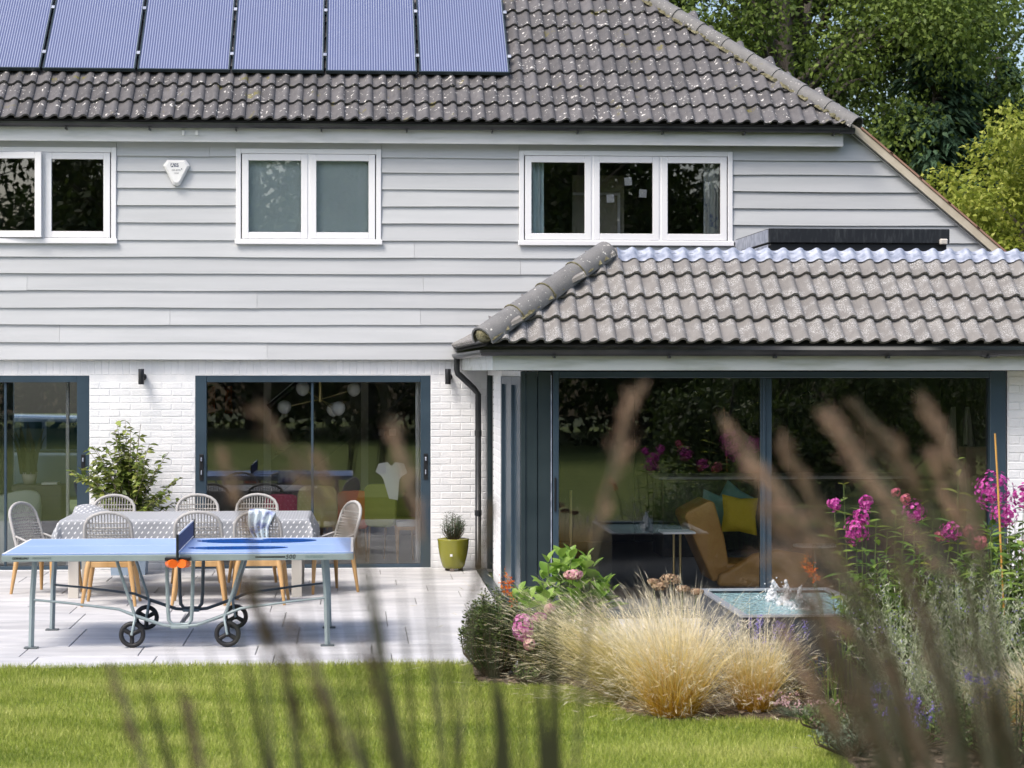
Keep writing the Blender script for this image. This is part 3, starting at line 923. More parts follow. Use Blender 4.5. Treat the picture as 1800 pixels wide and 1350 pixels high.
for i in range(6):
    lab = ['dark framed blue solar panel cut off by the left edge, lowest of the row', 'blue solar panel second from the left on the main roof', 'blue solar panel third from the left above the gap between the two left upper windows',
           'blue solar panel fourth from the left above the two pane blind window', 'blue solar panel second from the right of the row', 'blue solar panel at the right end of the row beside bare roof tiles'][i]
    if i == 0:
        lab = 'leftmost blue solar panel of the row, cut off by the photo edge'
    p = thing('solar_panel', lab, 'solar panel', group='solar panels on the main roof')
    x1 = 1.768 - (5 - i) * (PVW + .024)
    p.matrix_world = slope_M(Vector((x1 - PVW, EY + d0 * CO, EZ + d0 * SI)) + Vector((0, -SI, CO)) * .105, (1, 0, 0), UP)
    if i == 0:
        f = MB(); fwid = .018
        f.box(0, PVW, 0, fwid, -.035, .006, .002); f.box(0, PVW, PVL - fwid, PVL, -.035, .006, .002)
        f.box(0, fwid, fwid, PVL - fwid, -.035, .006, .002); f.box(PVW - fwid, PVW, fwid, PVL - fwid, -.035, .006, .002)
        fm = f.mesh('frame', M['pv_frame']); cm = MB().box(fwid, PVW - fwid, fwid, PVL - fwid, -.02, .001).mesh('cell_sheet', M['pv'])
        km = MB().box(-.02, .02, -.03, .03, .0065, .016, .003).mesh('clamp', M['lead']); rm = MB().box(-.02, PVW + .02, -.02, .02, -.085, -.037).mesh('rail', M['pv_frame'])
    link('frame', fm, p); link('cell_sheet', cm, p)
    for yy in (.33, 1.30):
        link('clamp', km, p, (PVW + .012, yy, 0)); link('rail', rm, p, (0, yy, 0))
# further panels of the row to the left
# ================================================================== patio slabs
M['slab'] = pmat('pale_paving_slab', (.43, .43, .445), (.56, .555, .56), 3.0, .7, .02, 40, rnd=.10, stretch=(.6, 1.6, 1))
M['joint'] = pmat('paving_joint', (.20, .20, .20), (.30, .29, .28), 10, .9)
PY0 = -7.9
w = MB()
w.box(-9, 1.36, PY0, -.0, -.06, -.012); w.box(1.36, 8.6, -6.6, YF - .02, -.06, -.012)
patio = tag(w.build('patio', M['joint']), kind='structure')
SM = {}
def slab(x0, x1, y0, y1):
    k = (round(x1 - x0, 2), round(y1 - y0, 2))
    if k not in SM:
        SM[k] = MB().box(-k[0] / 2 + .004, k[0] / 2 - .004, -k[1] / 2 + .004, k[1] / 2 - .004, -.03, 0, .003).mesh('slab', M['slab'])
    link('slab', SM[k], patio, ((x0 + x1) / 2, (y0 + y1) / 2, rng.uniform(-.0015, .0015)), (rng.uniform(-.001, .001), rng.uniform(-.001, .001), 0))
y = PY0; r = 0
while y < -.02:
    h = min(.6, -.0 - y); x = -6.6 - rng.choice([0, .15, .3, .45, .6, .75])
    while x < 1.36:
        l = .9; x1 = min(x + l, 1.36)
        if x1 - x > .08: slab(x, x1, y, y + h)
        x += l
    y += .6; r += 1
for j, y in enumerate((-6.6, -6.0, -5.4)):
    h = .6 if j < 2 else .33; x = 1.4 + (.3 if j % 2 else 0) - .3
    while x < 8.4:
        slab(max(x, 1.4), x + .9, y, y + h); x += .9
tag(MB().box(1.365, 1.475, -5.05, -.02, -.03, -.006).build('drain_strip', M['navy_dark']), 'dark drain strip along the foot of the extension side wall', 'drain')

# ================================================================== lawn and bed
BED = [(.89, -7.93), (.87, -8.8), (1.12, -8.97), (1.51, -9.05), (1.67, -9.42), (1.77, -10.3), (2.0, -10.6), (2.45, -10.56), (2.85, -10.75), (2.80, -12.05), (2.76, -12.6), (3.1, -16), (9, -16), (9, -6.6), (1.36, -6.6), (1.36, -7.93)]
M['soil'] = pmat('bark_mulch_soil', (.06, .042, .028), (.17, .125, .085), 45, .95, .4, 70)
n = len(BED)
tag(MB().add([(p[0], p[1], -.012) for p in BED] + [(p[0], p[1], -.06) for p in BED], [tuple(range(n))] + [(i, (i + 1) % n, n + (i + 1) % n, n + i) for i in range(n)]).build('flower_bed_soil', M['soil']), kind='structure')
M['turf'] = pmat('lawn_turf', (.10, .15, .02), (.18, .22, .045), 1.4, .9, stretch=(.5, 1.3, 1))
tag(MB().add([(-30, -70, -.02), (30, -70, -.02), (30, PY0, -.02), (-30, PY0, -.02)], [(0, 1, 2, 3)]).build('lawn', M['turf']), kind='structure')
def inside(P, x, y):
    c = np.zeros(len(x), bool); m = len(P)
    for i in range(m):
        x1, y1 = P[i]; x2, y2 = P[(i + 1) % m]
        k = ((y1 > y) != (y2 > y)) & (x < (x2 - x1) * (y - y1) / (y2 - y1 + 1e-12) + x1)
        c ^= k
    return c
# chips of bark on the soil
k = 5000
cx, cy = nr.uniform(.85, 4.4, k), nr.uniform(-12.6, -6.7, k)
ok = inside(BED, cx, cy); cx, cy = cx[ok], cy[ok]; k = len(cx)
a = nr.uniform(0, 6.28, k); l = nr.uniform(.012, .035, k); wd_ = l * nr.uniform(.3, .6, k); tz = nr.uniform(-.008, .012, (k, 4))
V = np.stack([np.stack([cx + sx * l * np.cos(a) - sy * wd_ * np.sin(a), cy + sx * l * np.sin(a) + sy * wd_ * np.cos(a), tz[:, i]], 1) for i, (sx, sy) in enumerate(((-1, -1), (1, -1), (1, 1), (-1, 1)))], 1).reshape(-1, 3)
M['bark'] = leafmat('bark_chip', [(.05, .03, .02), (.14, .10, .065), (.26, .2, .14)], 0.0, .9)
tag(link('bark_chips', np_mesh('bark_chips', V, np.arange(4 * k).reshape(-1, 4), M['bark'])), 'brown bark chips scattered over the flower bed soil', 'bark chips', kind='stuff')

# grass blades where the photograph shows the lawn
M['grass'] = leafmat('lawn_grass', [(.17, .235, .035), (.33, .40, .062), (.54, .55, .18)], .35, .5, .35, uvramp=True)
def lawn_patch(x0, x1, y0, y1, dens, h, seed):
    g = np.random.default_rng(seed)
    k = int((x1 - x0) * (y1 - y0) * dens)
    x, y = g.uniform(x0, x1, k), g.uniform(y0, y1, k)
    ok = ~inside(BED, x, y); x, y = x[ok], y[ok]; k = len(x)
    # stripes and patches: the blades vary in tone, lean and stand differently
    st = np.sin((y * .9 + x * .12) * 2 * np.pi / 1.05)
    patch = np.sin(x * 2.3 + 1.3 * np.sin(y * 2.9)) * np.sin(y * 3.1 + x * 1.7)
    hh = h * g.uniform(.55, 1.25, k) * (1 + .18 * patch)
    az = g.uniform(0, 2 * np.pi, k)
    lean = g.uniform(.1, .75, k)
    lx, ly = lean * np.cos(az) * hh, (lean * np.sin(az) + .08 * st) * hh
    wa = g.uniform(0, np.pi, k); w_ = g.uniform(.0016, .0032, k)
    wx, wy = w_ * np.cos(wa), w_ * np.sin(wa)
    z0 = -.02
    A = np.stack([x - wx, y - wy, np.full(k, z0)], 1); Bq = np.stack([x + wx, y + wy, np.full(k, z0)], 1)
    C = np.stack([x + lx + wx * .1, y + ly + wy * .1, z0 + hh], 1)
    V = np.stack([A, Bq, C], 1).reshape(-1, 3)
    u = np.clip(.52 + .17 * patch + .05 * st + .13 * np.sin(x * 5.1 + y * 2.2) * np.sin(y * 7.3 - x) + .10 * np.sin(x * 1.1 - y * 1.9 + 2 * np.sin(x * .7)) + g.normal(0, .2, k), 0, 1)
    u = np.where(g.random(k) < .05, 1.0, u)
    uv = np.stack([np.repeat(g.random(k), 3), np.repeat(u, 3)], 1)
    return V, uv
V, uv = lawn_patch(-4.2, 3.2, -13.4, -7.89, 9000, .036, 3)
V2, uv2 = lawn_patch(-4.2, .95, -7.93, -7.86, 16000, .05, 5); V = np.concatenate([V, V2]); uv = np.concatenate([uv, uv2])
tag(link('lawn_grass', np_mesh('lawn_grass', V, np.arange(len(V)).reshape(-1, 3), M['grass'], uv=uv)), 'short green mown lawn grass in front of the patio', 'grass', kind='stuff')
# ================================================================== table tennis table
M['tt_top'] = pmat('blue_playing_surface', (.25, .38, .70), (.29, .42, .72), 2.2, .42, spec=.5)
M['tt_wet'] = pmat('wet_blue_surface', (.03, .15, .60), rough=.03, spec=.5)
M['tt_steel'] = pmat('grey_green_steel', (.26, .32, .33), (.30, .36, .37), 5, .4, metal=.2)
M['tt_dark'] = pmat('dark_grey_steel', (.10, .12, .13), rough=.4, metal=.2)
M['orange'] = pmat('orange_plastic', (.85, .15, .01), rough=.35)
M['rubber'] = pmat('black_rubber', (.012, .012, .014), rough=.55)
M['line'] = pmat('white_line', (.8, .8, .82), rough=.4)
tt = thing('table_tennis_table', 'blue outdoor table tennis table with black wheels on the patio', 'table tennis', (-1.365, -6.19, 0))
HX_, HY_, TTZ = 1.37, .7625, .76
for s_ in (-1, 1):
    x0, x1 = sorted((s_ * .004, s_ * HX_))
    t = MB().box(x0, x1, -HY_, HY_, TTZ - .012, TTZ, .002).build('table_top', M['tt_top'], tt)
    b = MB()
    for y0, y1 in ((-HY_, -HY_ + .02), (HY_ - .02, HY_)): b.box(x0, x1, y0, y1, TTZ + .0004, TTZ + .0012)
    e0 = s_ * (HX_ - .02); b.box(*sorted((e0, s_ * HX_)), -HY_ + .02, HY_ - .02, TTZ + .0004, TTZ + .0012)
    b.box(x0 + .004, x1 - .004, -.0015, .0015, TTZ + .0004, TTZ + .001)
    b.build('line', M['line'], t)
    ap = MB()
    for y0, y1 in ((-HY_ - .004, -HY_ + .02), (HY_ - .02, HY_ + .004)): ap.box(x0, x1, y0, y1, TTZ - .062, TTZ - .0125, .004)
    ap.box(*sorted((s_ * (HX_ - .02), s_ * (HX_ + .004))), -HY_ + .02, HY_ - .02, TTZ - .062, TTZ - .0125, .004)
    ap.build('apron', M['tt_steel'], t)
def blob(cx, cy, rx, ry, n=26):
    return [(cx + rx * math.cos(a) * (1 + .05 * math.sin(3 * a)), cy + ry * math.sin(a) * (1 + .08 * math.sin(2 * a + 1)), TTZ + .0018) for a in np.linspace(0, 2 * math.pi, n, endpoint=False)]
wet = MB()
for cx, cy, rx, ry in ((.50, .42, .50, .26), (.38, -.30, .40, .17)):
    q = blob(cx + .06, cy, rx, ry); wet.add(q, [tuple(range(len(q)))])
tag(wet.build('wet_patch', M['tt_wet'], tt), 'shiny wet patch on the right half of the table')
# net
net = MB()
for k in range(13): net.box(-.0015, .0015, -HY_ - .1, HY_ + .1, TTZ + .01 + k * .0105, TTZ + .0118 + k * .0105)
for k in range(70):
    y = -HY_ - .1 + k * (2 * HY_ + .2) / 69; net.box(-.001, .001, y - .0009, y + .0009, TTZ + .01, TTZ + .14)
nt = net.build('net', pmat('navy_net', (.02, .035, .10), rough=.7), tt)
MB().box(-.003, .003, -HY_ - .1, HY_ + .1, TTZ + .138, TTZ + .152).build('net_tape', M['line'], nt)
MB().box(-.0025, .0025, -HY_ - .1, HY_ + .1, TTZ + .004, TTZ + .0135).build('net_cord', M['line'], nt)
for y in (-HY_ - .11, HY_ + .11):
    MB().tube([(0, y, TTZ - .05), (0, y, TTZ + .155)], .011, 8).build('net_post', M['black'], tt)
for sx in (-1, 1):
    for y in (-HY_ - .075, HY_ + .075):
        MB().tube([(sx * .032, y - .04, TTZ - .075), (sx * .058, y + .02, TTZ - .078), (sx * .05, y + .06, TTZ - .08)], [.042, .044, .034], 10, flat=.8).build('clamp', M['orange'], tt)
        MB().box(sx * .05 - .05, sx * .05 + .05, y - .02, y + .09, TTZ - .052 + .0, TTZ - .028, .004).build('clamp_bracket', M['black'], tt)
# legs: square outer legs, folding bars, wheeled chassis
for sx in (-1, 1):
    for sy in (-1, 1):
        y = sy * .61
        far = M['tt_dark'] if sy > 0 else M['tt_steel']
        MB().tube([(sx * 1.135, y, TTZ - .06), (sx * 1.155, y, .42), (sx * 1.165, y, .012)], .022, 4, smooth=False).build('leg', M['tt_steel'], tt)
        MB().box(sx * 1.165 - .055, sx * 1.165 + .055, y - .035, y + .035, 0, .014, .004).build('foot', M['tt_dark'], tt)
        # long bowed bar from the leg down to the low cradle
        pts = [(sx * 1.15, y, .385), (sx * .9, y, .36), (sx * .48, y, .305), (sx * .33, y, .245), (sx * .13, y, .175), (0, y, .165)]
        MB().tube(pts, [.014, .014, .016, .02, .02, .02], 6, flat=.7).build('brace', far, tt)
        # strut from the wheel block to the top
        MB().tube([(sx * .36, y, .27), (sx * .42, y, .45), (sx * .5, y, TTZ - .06)], .014, 6).build('strut', M['tt_steel'], tt)
        # wheel with fork
        wx, wy, wr = sx * .375, y - sy * .0, .105
        MB().tube([(sx * .36, y, .265), (sx * .35, y - .055, .235), (wx, y - .06, wr)], .011, 6).build('fork', M['tt_steel'], tt)
        MB().tube([(sx * .36, y, .265), (sx * .35, y + .035, .235), (wx, y + .04, wr)], .011, 6).build('fork', M['tt_steel'], tt)
        prof = []
        for k in range(13):
            a = 2 * math.pi * k / 12; prof.append((wr - .019 + .019 * math.cos(a), .022 * math.sin(a)))
        wm = Matrix.Translation((wx, y - .01, wr)) @ Matrix.Rotation(R(90), 4, 'X')
        wh = MB().lathe(prof, 30, M=wm).build('wheel', M['rubber'], tt)
        hb = MB().lathe([(0, -.03), (.022, -.03), (.022, .03), (0, .03)], 14, M=wm)
        for q in range(3):
            a = q * 2.094 + (.5 if sx < 0 else 1.57)
            hb.tube([wm @ Vector((.015 * math.cos(a), .015 * math.sin(a), 0)), wm @ Vector((.082 * math.cos(a), .082 * math.sin(a), 0))], [.017, .020], 8)
        hb.build('hub', M['rubber'], wh)
for sy in (-1, 1):
    y = sy * .61
    pts = [(-.105, y, TTZ - .06), (-.095, y, .30), (-.088, y, .215), (-.06, y, .18), (.06, y, .18), (.088, y, .215), (.095, y, .30), (.105, y, TTZ - .06)]
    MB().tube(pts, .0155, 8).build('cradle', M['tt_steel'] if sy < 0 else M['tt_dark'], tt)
    MB().box(-.07, .07, y - .03, y + .03, .15, .17, .004).build('cradle_plate', M['tt_steel'], tt)
MB().tube([(.0, -.59, .175), (.03, 0, .2), (.0, .59, .175)], .014, 6).build('cross_tube', M['tt_dark'], tt)
# lettering on the near apron
Ry = -HY_ - .0048
TMt = lambda x, z: Matrix.Translation((x, Ry, z)) @ Matrix.Rotation(R(90), 4, 'X')
M['print_black'] = pmat('black_print', (.02, .025, .025), rough=.5)
MB().box(.60, .835, Ry - .0008, Ry, TTZ - .041, TTZ - .029).build('print_bar', M['print_black'], tt)
text_mesh('lettering', '500', .046, M['print_black'], tt, TMt(.838, TTZ - .049), bold=.001, shear=.15, space=1.15)
text_mesh('lettering', 'OUTDOOR', .026, pmat('teal_print', (.12, .2, .2), rough=.5), tt, TMt(.99, TTZ - .044), shear=.25, space=1.1)
text_mesh('lettering', 'CORNILLEAU', .021, M['print_black'], tt, TMt(-1.29, TTZ - .042), bold=.0012, shear=.2)
text_mesh('lettering', 'PERFORMANCE', .021, pmat('grey_print2', (.10, .13, .13), rough=.5), tt, TMt(-1.135, TTZ - .042), shear=.25)

# ================================================================== dining table with spotted cloth
def clothmat():
    m = bpy.data.materials.new('spotted_tablecloth')
    N, L, B = nodes_of(m)
    uvn = N.new('ShaderNodeUVMap')
    sp = N.new('ShaderNodeSeparateXYZ'); L.new(uvn.outputs[0], sp.inputs[0])
    def math_(op, a, b=None):
        x = N.new('ShaderNodeMath'); x.operation = op
        for k, q in enumerate((a, b)):
            if q is None: continue
            if isinstance(q, (int, float)): x.inputs[k].default_value = q
            else: L.new(q, x.inputs[k])
        return x.outputs[0]
    P_ = .058
    v = math_('DIVIDE', sp.outputs[1], P_ * .8); row = math_('FLOOR', v)
    sh = math_('MULTIPLY', math_('MODULO', row, 2.0), .5)
    u = math_('ADD', math_('DIVIDE', sp.outputs[0], P_), sh)
    fu = math_('SUBTRACT', math_('FRACT', u), .5); fv = math_('SUBTRACT', math_('FRACT', v), .5)
    fu2 = math_('ADD', fu, math_('MULTIPLY', fv, -.45))
    d = math_('ADD', math_('MULTIPLY', math_('MULTIPLY', fu2, fu2), 5.0), math_('MULTIPLY', fv, fv))
    on = math_('LESS_THAN', d, .075)
    mx = N.new('ShaderNodeMix'); mx.data_type = 'RGBA'; L.new(on, mx.inputs[0])
    mx.inputs[6].default_value = (.30, .315, .345, 1); mx.inputs[7].default_value = (.80, .80, .82, 1)
    L.new(mx.outputs[2], B.inputs['Base Color']); B.inputs['Roughness'].default_value = .5
    return m
M['cloth'] = clothmat()
TX0, TX1, TY0, TY1, TTH = -2.80, -.42, -3.05, -1.78, .755
dt = thing('dining_table', 'cream legged outdoor dining table under the spotted cloth', 'table', ((TX0 + TX1) / 2, (TY0 + TY1) / 2, 0))
hx, hy = (TX1 - TX0) / 2, (TY1 - TY0) / 2
MB().box(-hx, hx, -hy, hy, TTH - .035, TTH, .004).build('table_top', M['cream'], dt)
for sx in (-1, 1):
    for sy in (-1, 1):
        MB().box(sx * (hx - .12) - .05, sx * (hx - .12) + .05, sy * (hy - .1) - .025, sy * (hy - .1) + .025, 0, TTH - .036, .004).build('leg', M['cream'], dt)
def table_cloth():
    nx, ny = 96, 60; ox, oy = hx + .27, hy + .27
    V = np.zeros(((nx + 1) * (ny + 1), 3)); UV = np.zeros(((nx + 1) * (ny + 1), 2))
    for j in range(ny + 1):
        for i in range(nx + 1):
            u = -ox + 2 * ox * i / nx; v = -oy + 2 * oy * j / ny
            cx, cy = max(-hx - .006, min(hx + .006, u)), max(-hy - .006, min(hy + .006, v))
            ex, ey = u - cx, v - cy
            drop = math.hypot(ex, ey)
            z = TTH + .004 - drop * .985
            fx = fy = 0
            if drop > 0:
                nxn, nyn = ex / drop, ey / drop
                t = (u * abs(nyn) + v * abs(nxn))
                wob = .018 * math.sin(t * 9 + 1.1) * min(1, drop / .1) + .012 * min(1, drop / .12)
                if abs(ex) > 0 and abs(ey) > 0: wob += .05 * min(1, drop / .15)
                fx, fy = nxn * wob, nyn * wob
            V[j * (nx + 1) + i] = (cx + fx, cy + fy, z + (.0015 * math.sin(u * 11) * math.sin(v * 9) if drop == 0 else 0)); UV[j * (nx + 1) + i] = (u, v)
    # a lifted fold at the far left corner
    F = [(j * (nx + 1) + i, j * (nx + 1) + i + 1, (j + 1) * (nx + 1) + i + 1, (j + 1) * (nx + 1) + i) for j in range(ny) for i in range(nx)]
    for k in range(len(V)):
        d = math.hypot(V[k, 0] + hx - .12, V[k, 1] - hy + .1)
        if d < .3: V[k, 2] += .085 * math.cos(d / .3 * math.pi / 2) ** 2
    F = np.array(F)
    return np_mesh('tablecloth', V, F, M['cloth'], True, UV[F.ravel()])
tag(link('tablecloth', table_cloth(), None, dt.location), 'grey tablecloth with white flecks draped over the dining table', 'tablecloth')

# ================================================================== woven chairs
M['rope'] = pmat('grey_rope', (.30, .29, .28), (.38, .37, .35), 40, .75)
M['oak'] = pmat('honey_oak', (.40, .23, .085), (.52, .32, .14), 8, .5, stretch=(1, 1, .15))
M['rim'] = pmat('grey_wrapped_rim', (.36, .355, .35), (.42, .41, .40), 60, .7)
def make_chair():
    c = thing('woven_chair', 'x', 'chair')
    # local: seat faces +y, back at -y
    sw_, sh = .235, .445
    rim = []
    for k in range(25):
        t = k / 24; a = math.pi * t
        x = -.205 * math.cos(a) if 0 else None
        if t < .3: q = t / .3; x, z = -.225 + .01 * q, sh + .02 + q * .25
        elif t > .7: q = (1 - t) / .3; x, z = .225 - .01 * q, sh + .02 + q * .25
        else:
            q = (t - .3) / .4 * math.pi; x, z = -.215 * math.cos(q), sh + .27 + .165 * math.sin(q) ** .8
        rim.append((x, -.17 - (z - sh) * .32 , z))
    MB().tube(rim, .0165, 8).build('back_rim', M['rim'], c)
    def width(z):
        h = z - sh - .27
        if h <= 0: return .218
        return .215 * math.sqrt(max(0.0, 1 - (h / .165) ** 2.4))
    wv = MB()
    for k in range(-7, 8):
        x = k * .0285
        zt = sh + .27 + .165 * max(0.0, 1 - (abs(x) / .215) ** 2.2) ** .45
        pts = [(x * (.92 + .08 * q), -.17 - (sh + .01 + q * (zt - sh - .01) - sh) * .32 - .012 * math.sin(q * 3.1), sh + .01 + q * (zt - sh - .01)) for q in (0, .25, .5, .75, 1)]
        wv.tube(pts, .0058, 4, cap=False)
    for j in range(11):
        z = sh + .015 + j * .0262
        if j > 8: z += .012
        wx = width(z) - .005
        pts = [(-wx + 2 * wx * q, -.17 - (z - sh) * .32 - .02 * math.sin(math.pi * q) + .004 * (1 if (int(q * 16) + j) % 2 else -1), z) for q in np.linspace(0, 1, 17)]
        wv.tube(pts, .0075, 4, cap=False)
    zz = sh + .335
    wx = width(zz) - .004
    wv.tube([(-wx + 2 * wx * q, -.17 - (zz - sh) * .32 - .015 * math.sin(math.pi * q), zz) for q in np.linspace(0, 1, 13)], .006, 4, cap=False)
    wv.build('woven_back', M['rope'], c)
    st = MB(); st.box(-.225, .225, -.185, .235, sh - .03, sh - .005, .012)
    for k in range(-7, 8): st.tube([(k * .0295, -.18, sh), (k * .0295, .235, sh)], .009, 4, cap=False)
    st.build('seat', M['rope'], c)
    # side wings of the shell, wrapping forward a little
    for sx in (-1, 1):
        wg = MB()
        wg.tube([(sx * .222, -.19, sh + .12), (sx * .232, -.05, sh + .075), (sx * .23, .12, sh + .03), (sx * .21, .225, sh)], .012, 6)
        for q in range(6):
            yy = -.16 + q * .06; wg.tube([(sx * .224, yy, sh - .01), (sx * .229, yy, sh + .105 - q * .016)], .006, 4, cap=False)
        wg.build('side_rail', M['rim'], c)
    fr = MB(); fr.box(-.2, .2, -.19, -.155, sh - .085, sh - .031, .006); fr.box(-.2, .2, .185, .22, sh - .085, sh - .031, .006)
    for sx in (-1, 1): fr.box(sx * .2 - .016, sx * .2 + .016, -.155, .185, sh - .085, sh - .031, .006)
    fr.build('seat_frame', M['oak'], c)
    for sx in (-1, 1):
        for sy, yb in ((-1, -.175), (1, .205)):
            MB().tube([(sx * .185, yb, sh - .03), (sx * .2, yb + sy * .02, sh - .1), (sx * .245, yb + sy * .055, 0)], [.026, .026, .014], 8).build('leg', M['oak'], c)
    return c
spots = [  # x, y, heading, label
    (-2.26, -3.52, 0, 'woven chair with its back to the camera at the left of the near side'),
    (-1.44, -3.50, .03, 'woven chair with its back to the camera just behind the table tennis net'),
    (-.87, -3.48, -.05, 'woven chair with a blue and white garment hung over its back'),
    (-2.50, -1.30, math.pi, 'woven chair on the far side in front of the leafy camellia'),
    (-1.62, -1.28, math.pi + .04, 'woven chair on the far side at the left edge of the middle glass door'),
    (-1.02, -1.26, math.pi - .05, 'woven chair on the far side right behind the garment'),
    (-3.02, -2.42, -math.pi / 2 - .5, 'woven chair at the left end of the dining table'),
    (-.26, -2.45, math.pi / 2 + .45, 'woven chair at the right end of the dining table'),
]
proto = make_chair()
for i, (x, y, a, lab) in enumerate(spots):
    o = proto if i == 0 else copy_tree(proto)
    o.location = (x, y, 0); o.rotation_euler = (0, 0, a); o['label'] = lab; o['group'] = 'woven chairs around the dining table'
# garment over the third near chair
def garmat():
    m = pmat('tie_dyed_towel', (.62, .72, .78), (.06, .07, .30), 9, .8, lo=.46, hi=.66)
    return m
vs = []; fs = []; n1, n2 = 22, 16
for j in range(n2 + 1):
    for i in range(n1 + 1):
        u = i / n1 - .5; v = j / n2
        s = (v - .32) * .52                       # length along the drape, 0 at the rim top
        x = .03 + u * (.25 - .10 * abs(s) / .3) + .02 * math.sin(v * 7)
        zr = .888 - 1.2 * x * x
        fold = .016 * math.sin(u * 22 + v * 2) * (.4 + abs(s) * 3)
        if s < 0: y, z = -.335 + .012 + s * .05 + .03, zr + .022 + s * .9
        else: y, z = -.345 - .02 - s * -.22, zr + .022 - s * .95
        yb = -.17 - (z - .445) * .32
        y = yb + (.03 if s < 0 else -.03) + fold
        vs.append((x, y, z - .05 * u * (1 if s > 0 else -1) * 2 * abs(s)))
for j in range(n2):
    for i in range(n1):
        a = j * (n1 + 1) + i; fs.append((a, a + 1, a + n1 + 2, a + n1 + 1))
tag(MB().add(vs, fs, True).build('garment', garmat(), None, (-.87, -3.48, 0), (0, 0, -.05)), 'blue and white patterned garment hung over the back of a woven chair', 'garment')
# ================================================================== plant helpers
def leaf_object_mat(name, cols, trans=.3, rough=.4, spec=.45):
    m = leafmat(name, cols, trans, rough, spec)
    N, L = m.node_tree.nodes, m.node_tree.links
    oi = N.new('ShaderNodeObjectInfo')
    rp = [n for n in N if n.type == 'VALTORGB'][0]
    L.new(oi.outputs['Random'], rp.inputs[0])
    return m
def leaf_mesh(name, mat, l, w, fold=.25, curl=.25, tip=1.0, ns=5, wave=0.0):
    """a single leaf: base at origin, along +y, upper side +z"""
    vs = []; fs = []
    for i in range(ns + 1):
        t = i / ns
        hw = w / 2 * (math.sin(math.pi * t ** .85) ** .8) * (1 if t < 1 else 0)
        y = l * t * (1 - .12 * curl * t); z = -curl * l * t * t * .6
        lift = hw * fold + wave * math.sin(t * 9)
        vs += [(-hw, y, z + lift), (0, y, z), (hw, y, z + lift)]
    for i in range(ns):
        a, b = i * 3, i * 3 + 3
        fs += [(a, a + 1, b + 1, b), (a + 1, a + 2, b + 2, b + 1)]
    return MB().add(vs, fs, True).mesh(name, mat)
def orient(pos, fwd, up=(0, 0, 1), roll=0.0, s=1.0):
    f = Vector(fwd).normalized(); u = Vector(up)
    x = f.cross(u)
    if x.length < 1e-4: x = Vector((1, 0, 0))
    x.normalize(); z = x.cross(f)
    m = Matrix((x, f, z)).transposed().to_4x4() @ Matrix.Rotation(roll, 4, 'Y')
    return Matrix.Translation(pos) @ m @ Matrix.Scale(s, 4)
def put(me, m4, par, name):
    o = link(name, me, par); o.matrix_local = m4
    return o
def unit(v): return v / np.maximum(1e-9, np.linalg.norm(v, axis=1, keepdims=True))
def quads(P, A, Nn, l, w, bend=0.0):
    """diamond leaves: base P, axis A, normal Nn -> verts, faces"""
    A = unit(A); S = unit(np.cross(A, Nn)); N2 = np.cross(S, A)
    l = np.asarray(l)[:, None] if np.ndim(l) else l; w = np.asarray(w)[:, None] if np.ndim(w) else w
    V = np.stack([P, P + A * l * .45 + S * w * .5 + N2 * w * .12, P + A * l - N2 * l * bend, P + A * l * .45 - S * w * .5 + N2 * w * .12], 1).reshape(-1, 3)
    return V, np.arange(len(V)).reshape(-1, 4)
def ribbons(base, az, h, reach, w, seg=4, p=1.6, droop=.0, g=None, kink=0.0):
    """curved tapering blades; returns verts, quads, uv (v runs 0..1 along the blade)"""
    g = g or nr; k = len(base)
    d = np.stack([np.cos(az), np.sin(az), np.zeros(k)], 1); s = np.stack([-np.sin(az), np.cos(az), np.zeros(k)], 1)
    tw = g.uniform(-1.2, 1.2, k)
    s = s * np.cos(tw)[:, None] + d * np.sin(tw)[:, None]
    kx = g.normal(0, 1, (k, 1)) * kink
    rows = []
    for i in range(seg + 1):
        t = i / seg
        c = base + d * (reach * (t + 1e-9) ** p)[:, None] + s * (kx * t * t)
        c[:, 2] += h * (t - droop * t ** 3)
        ww = (w * (1 - t) ** .6 * (.7 + .3 * min(1, t * 4)) + w * .06)[:, None]
        rows.append(np.stack([c - s * ww / 2, c + s * ww / 2], 1))
    V = np.stack(rows, 1)                      # k, seg+1, 2, 3
    idx = np.arange(k * (seg + 1) * 2).reshape(k, seg + 1, 2)
    F = np.stack([idx[:, :-1, 0], idx[:, :-1, 1], idx[:, 1:, 1], idx[:, 1:, 0]], -1).reshape(-1, 4)
    tt_ = np.linspace(0, 1, seg + 1)
    uvr = np.stack([tt_[:-1], tt_[:-1], tt_[1:], tt_[1:]], 1)
    uv = np.zeros((k, seg, 4, 2)); uv[..., 1] = uvr[None]; uv[..., 0] = g.random(k)[:, None, None]
    return V.reshape(-1, 3), F, uv.reshape(-1, 2)
def cat_geo(parts):
    Vs, Fs, b = [], [], 0
    for V, F in parts:
        Vs.append(V); Fs.append(F + b); b += len(V)
    return np.concatenate(Vs), np.concatenate(Fs)

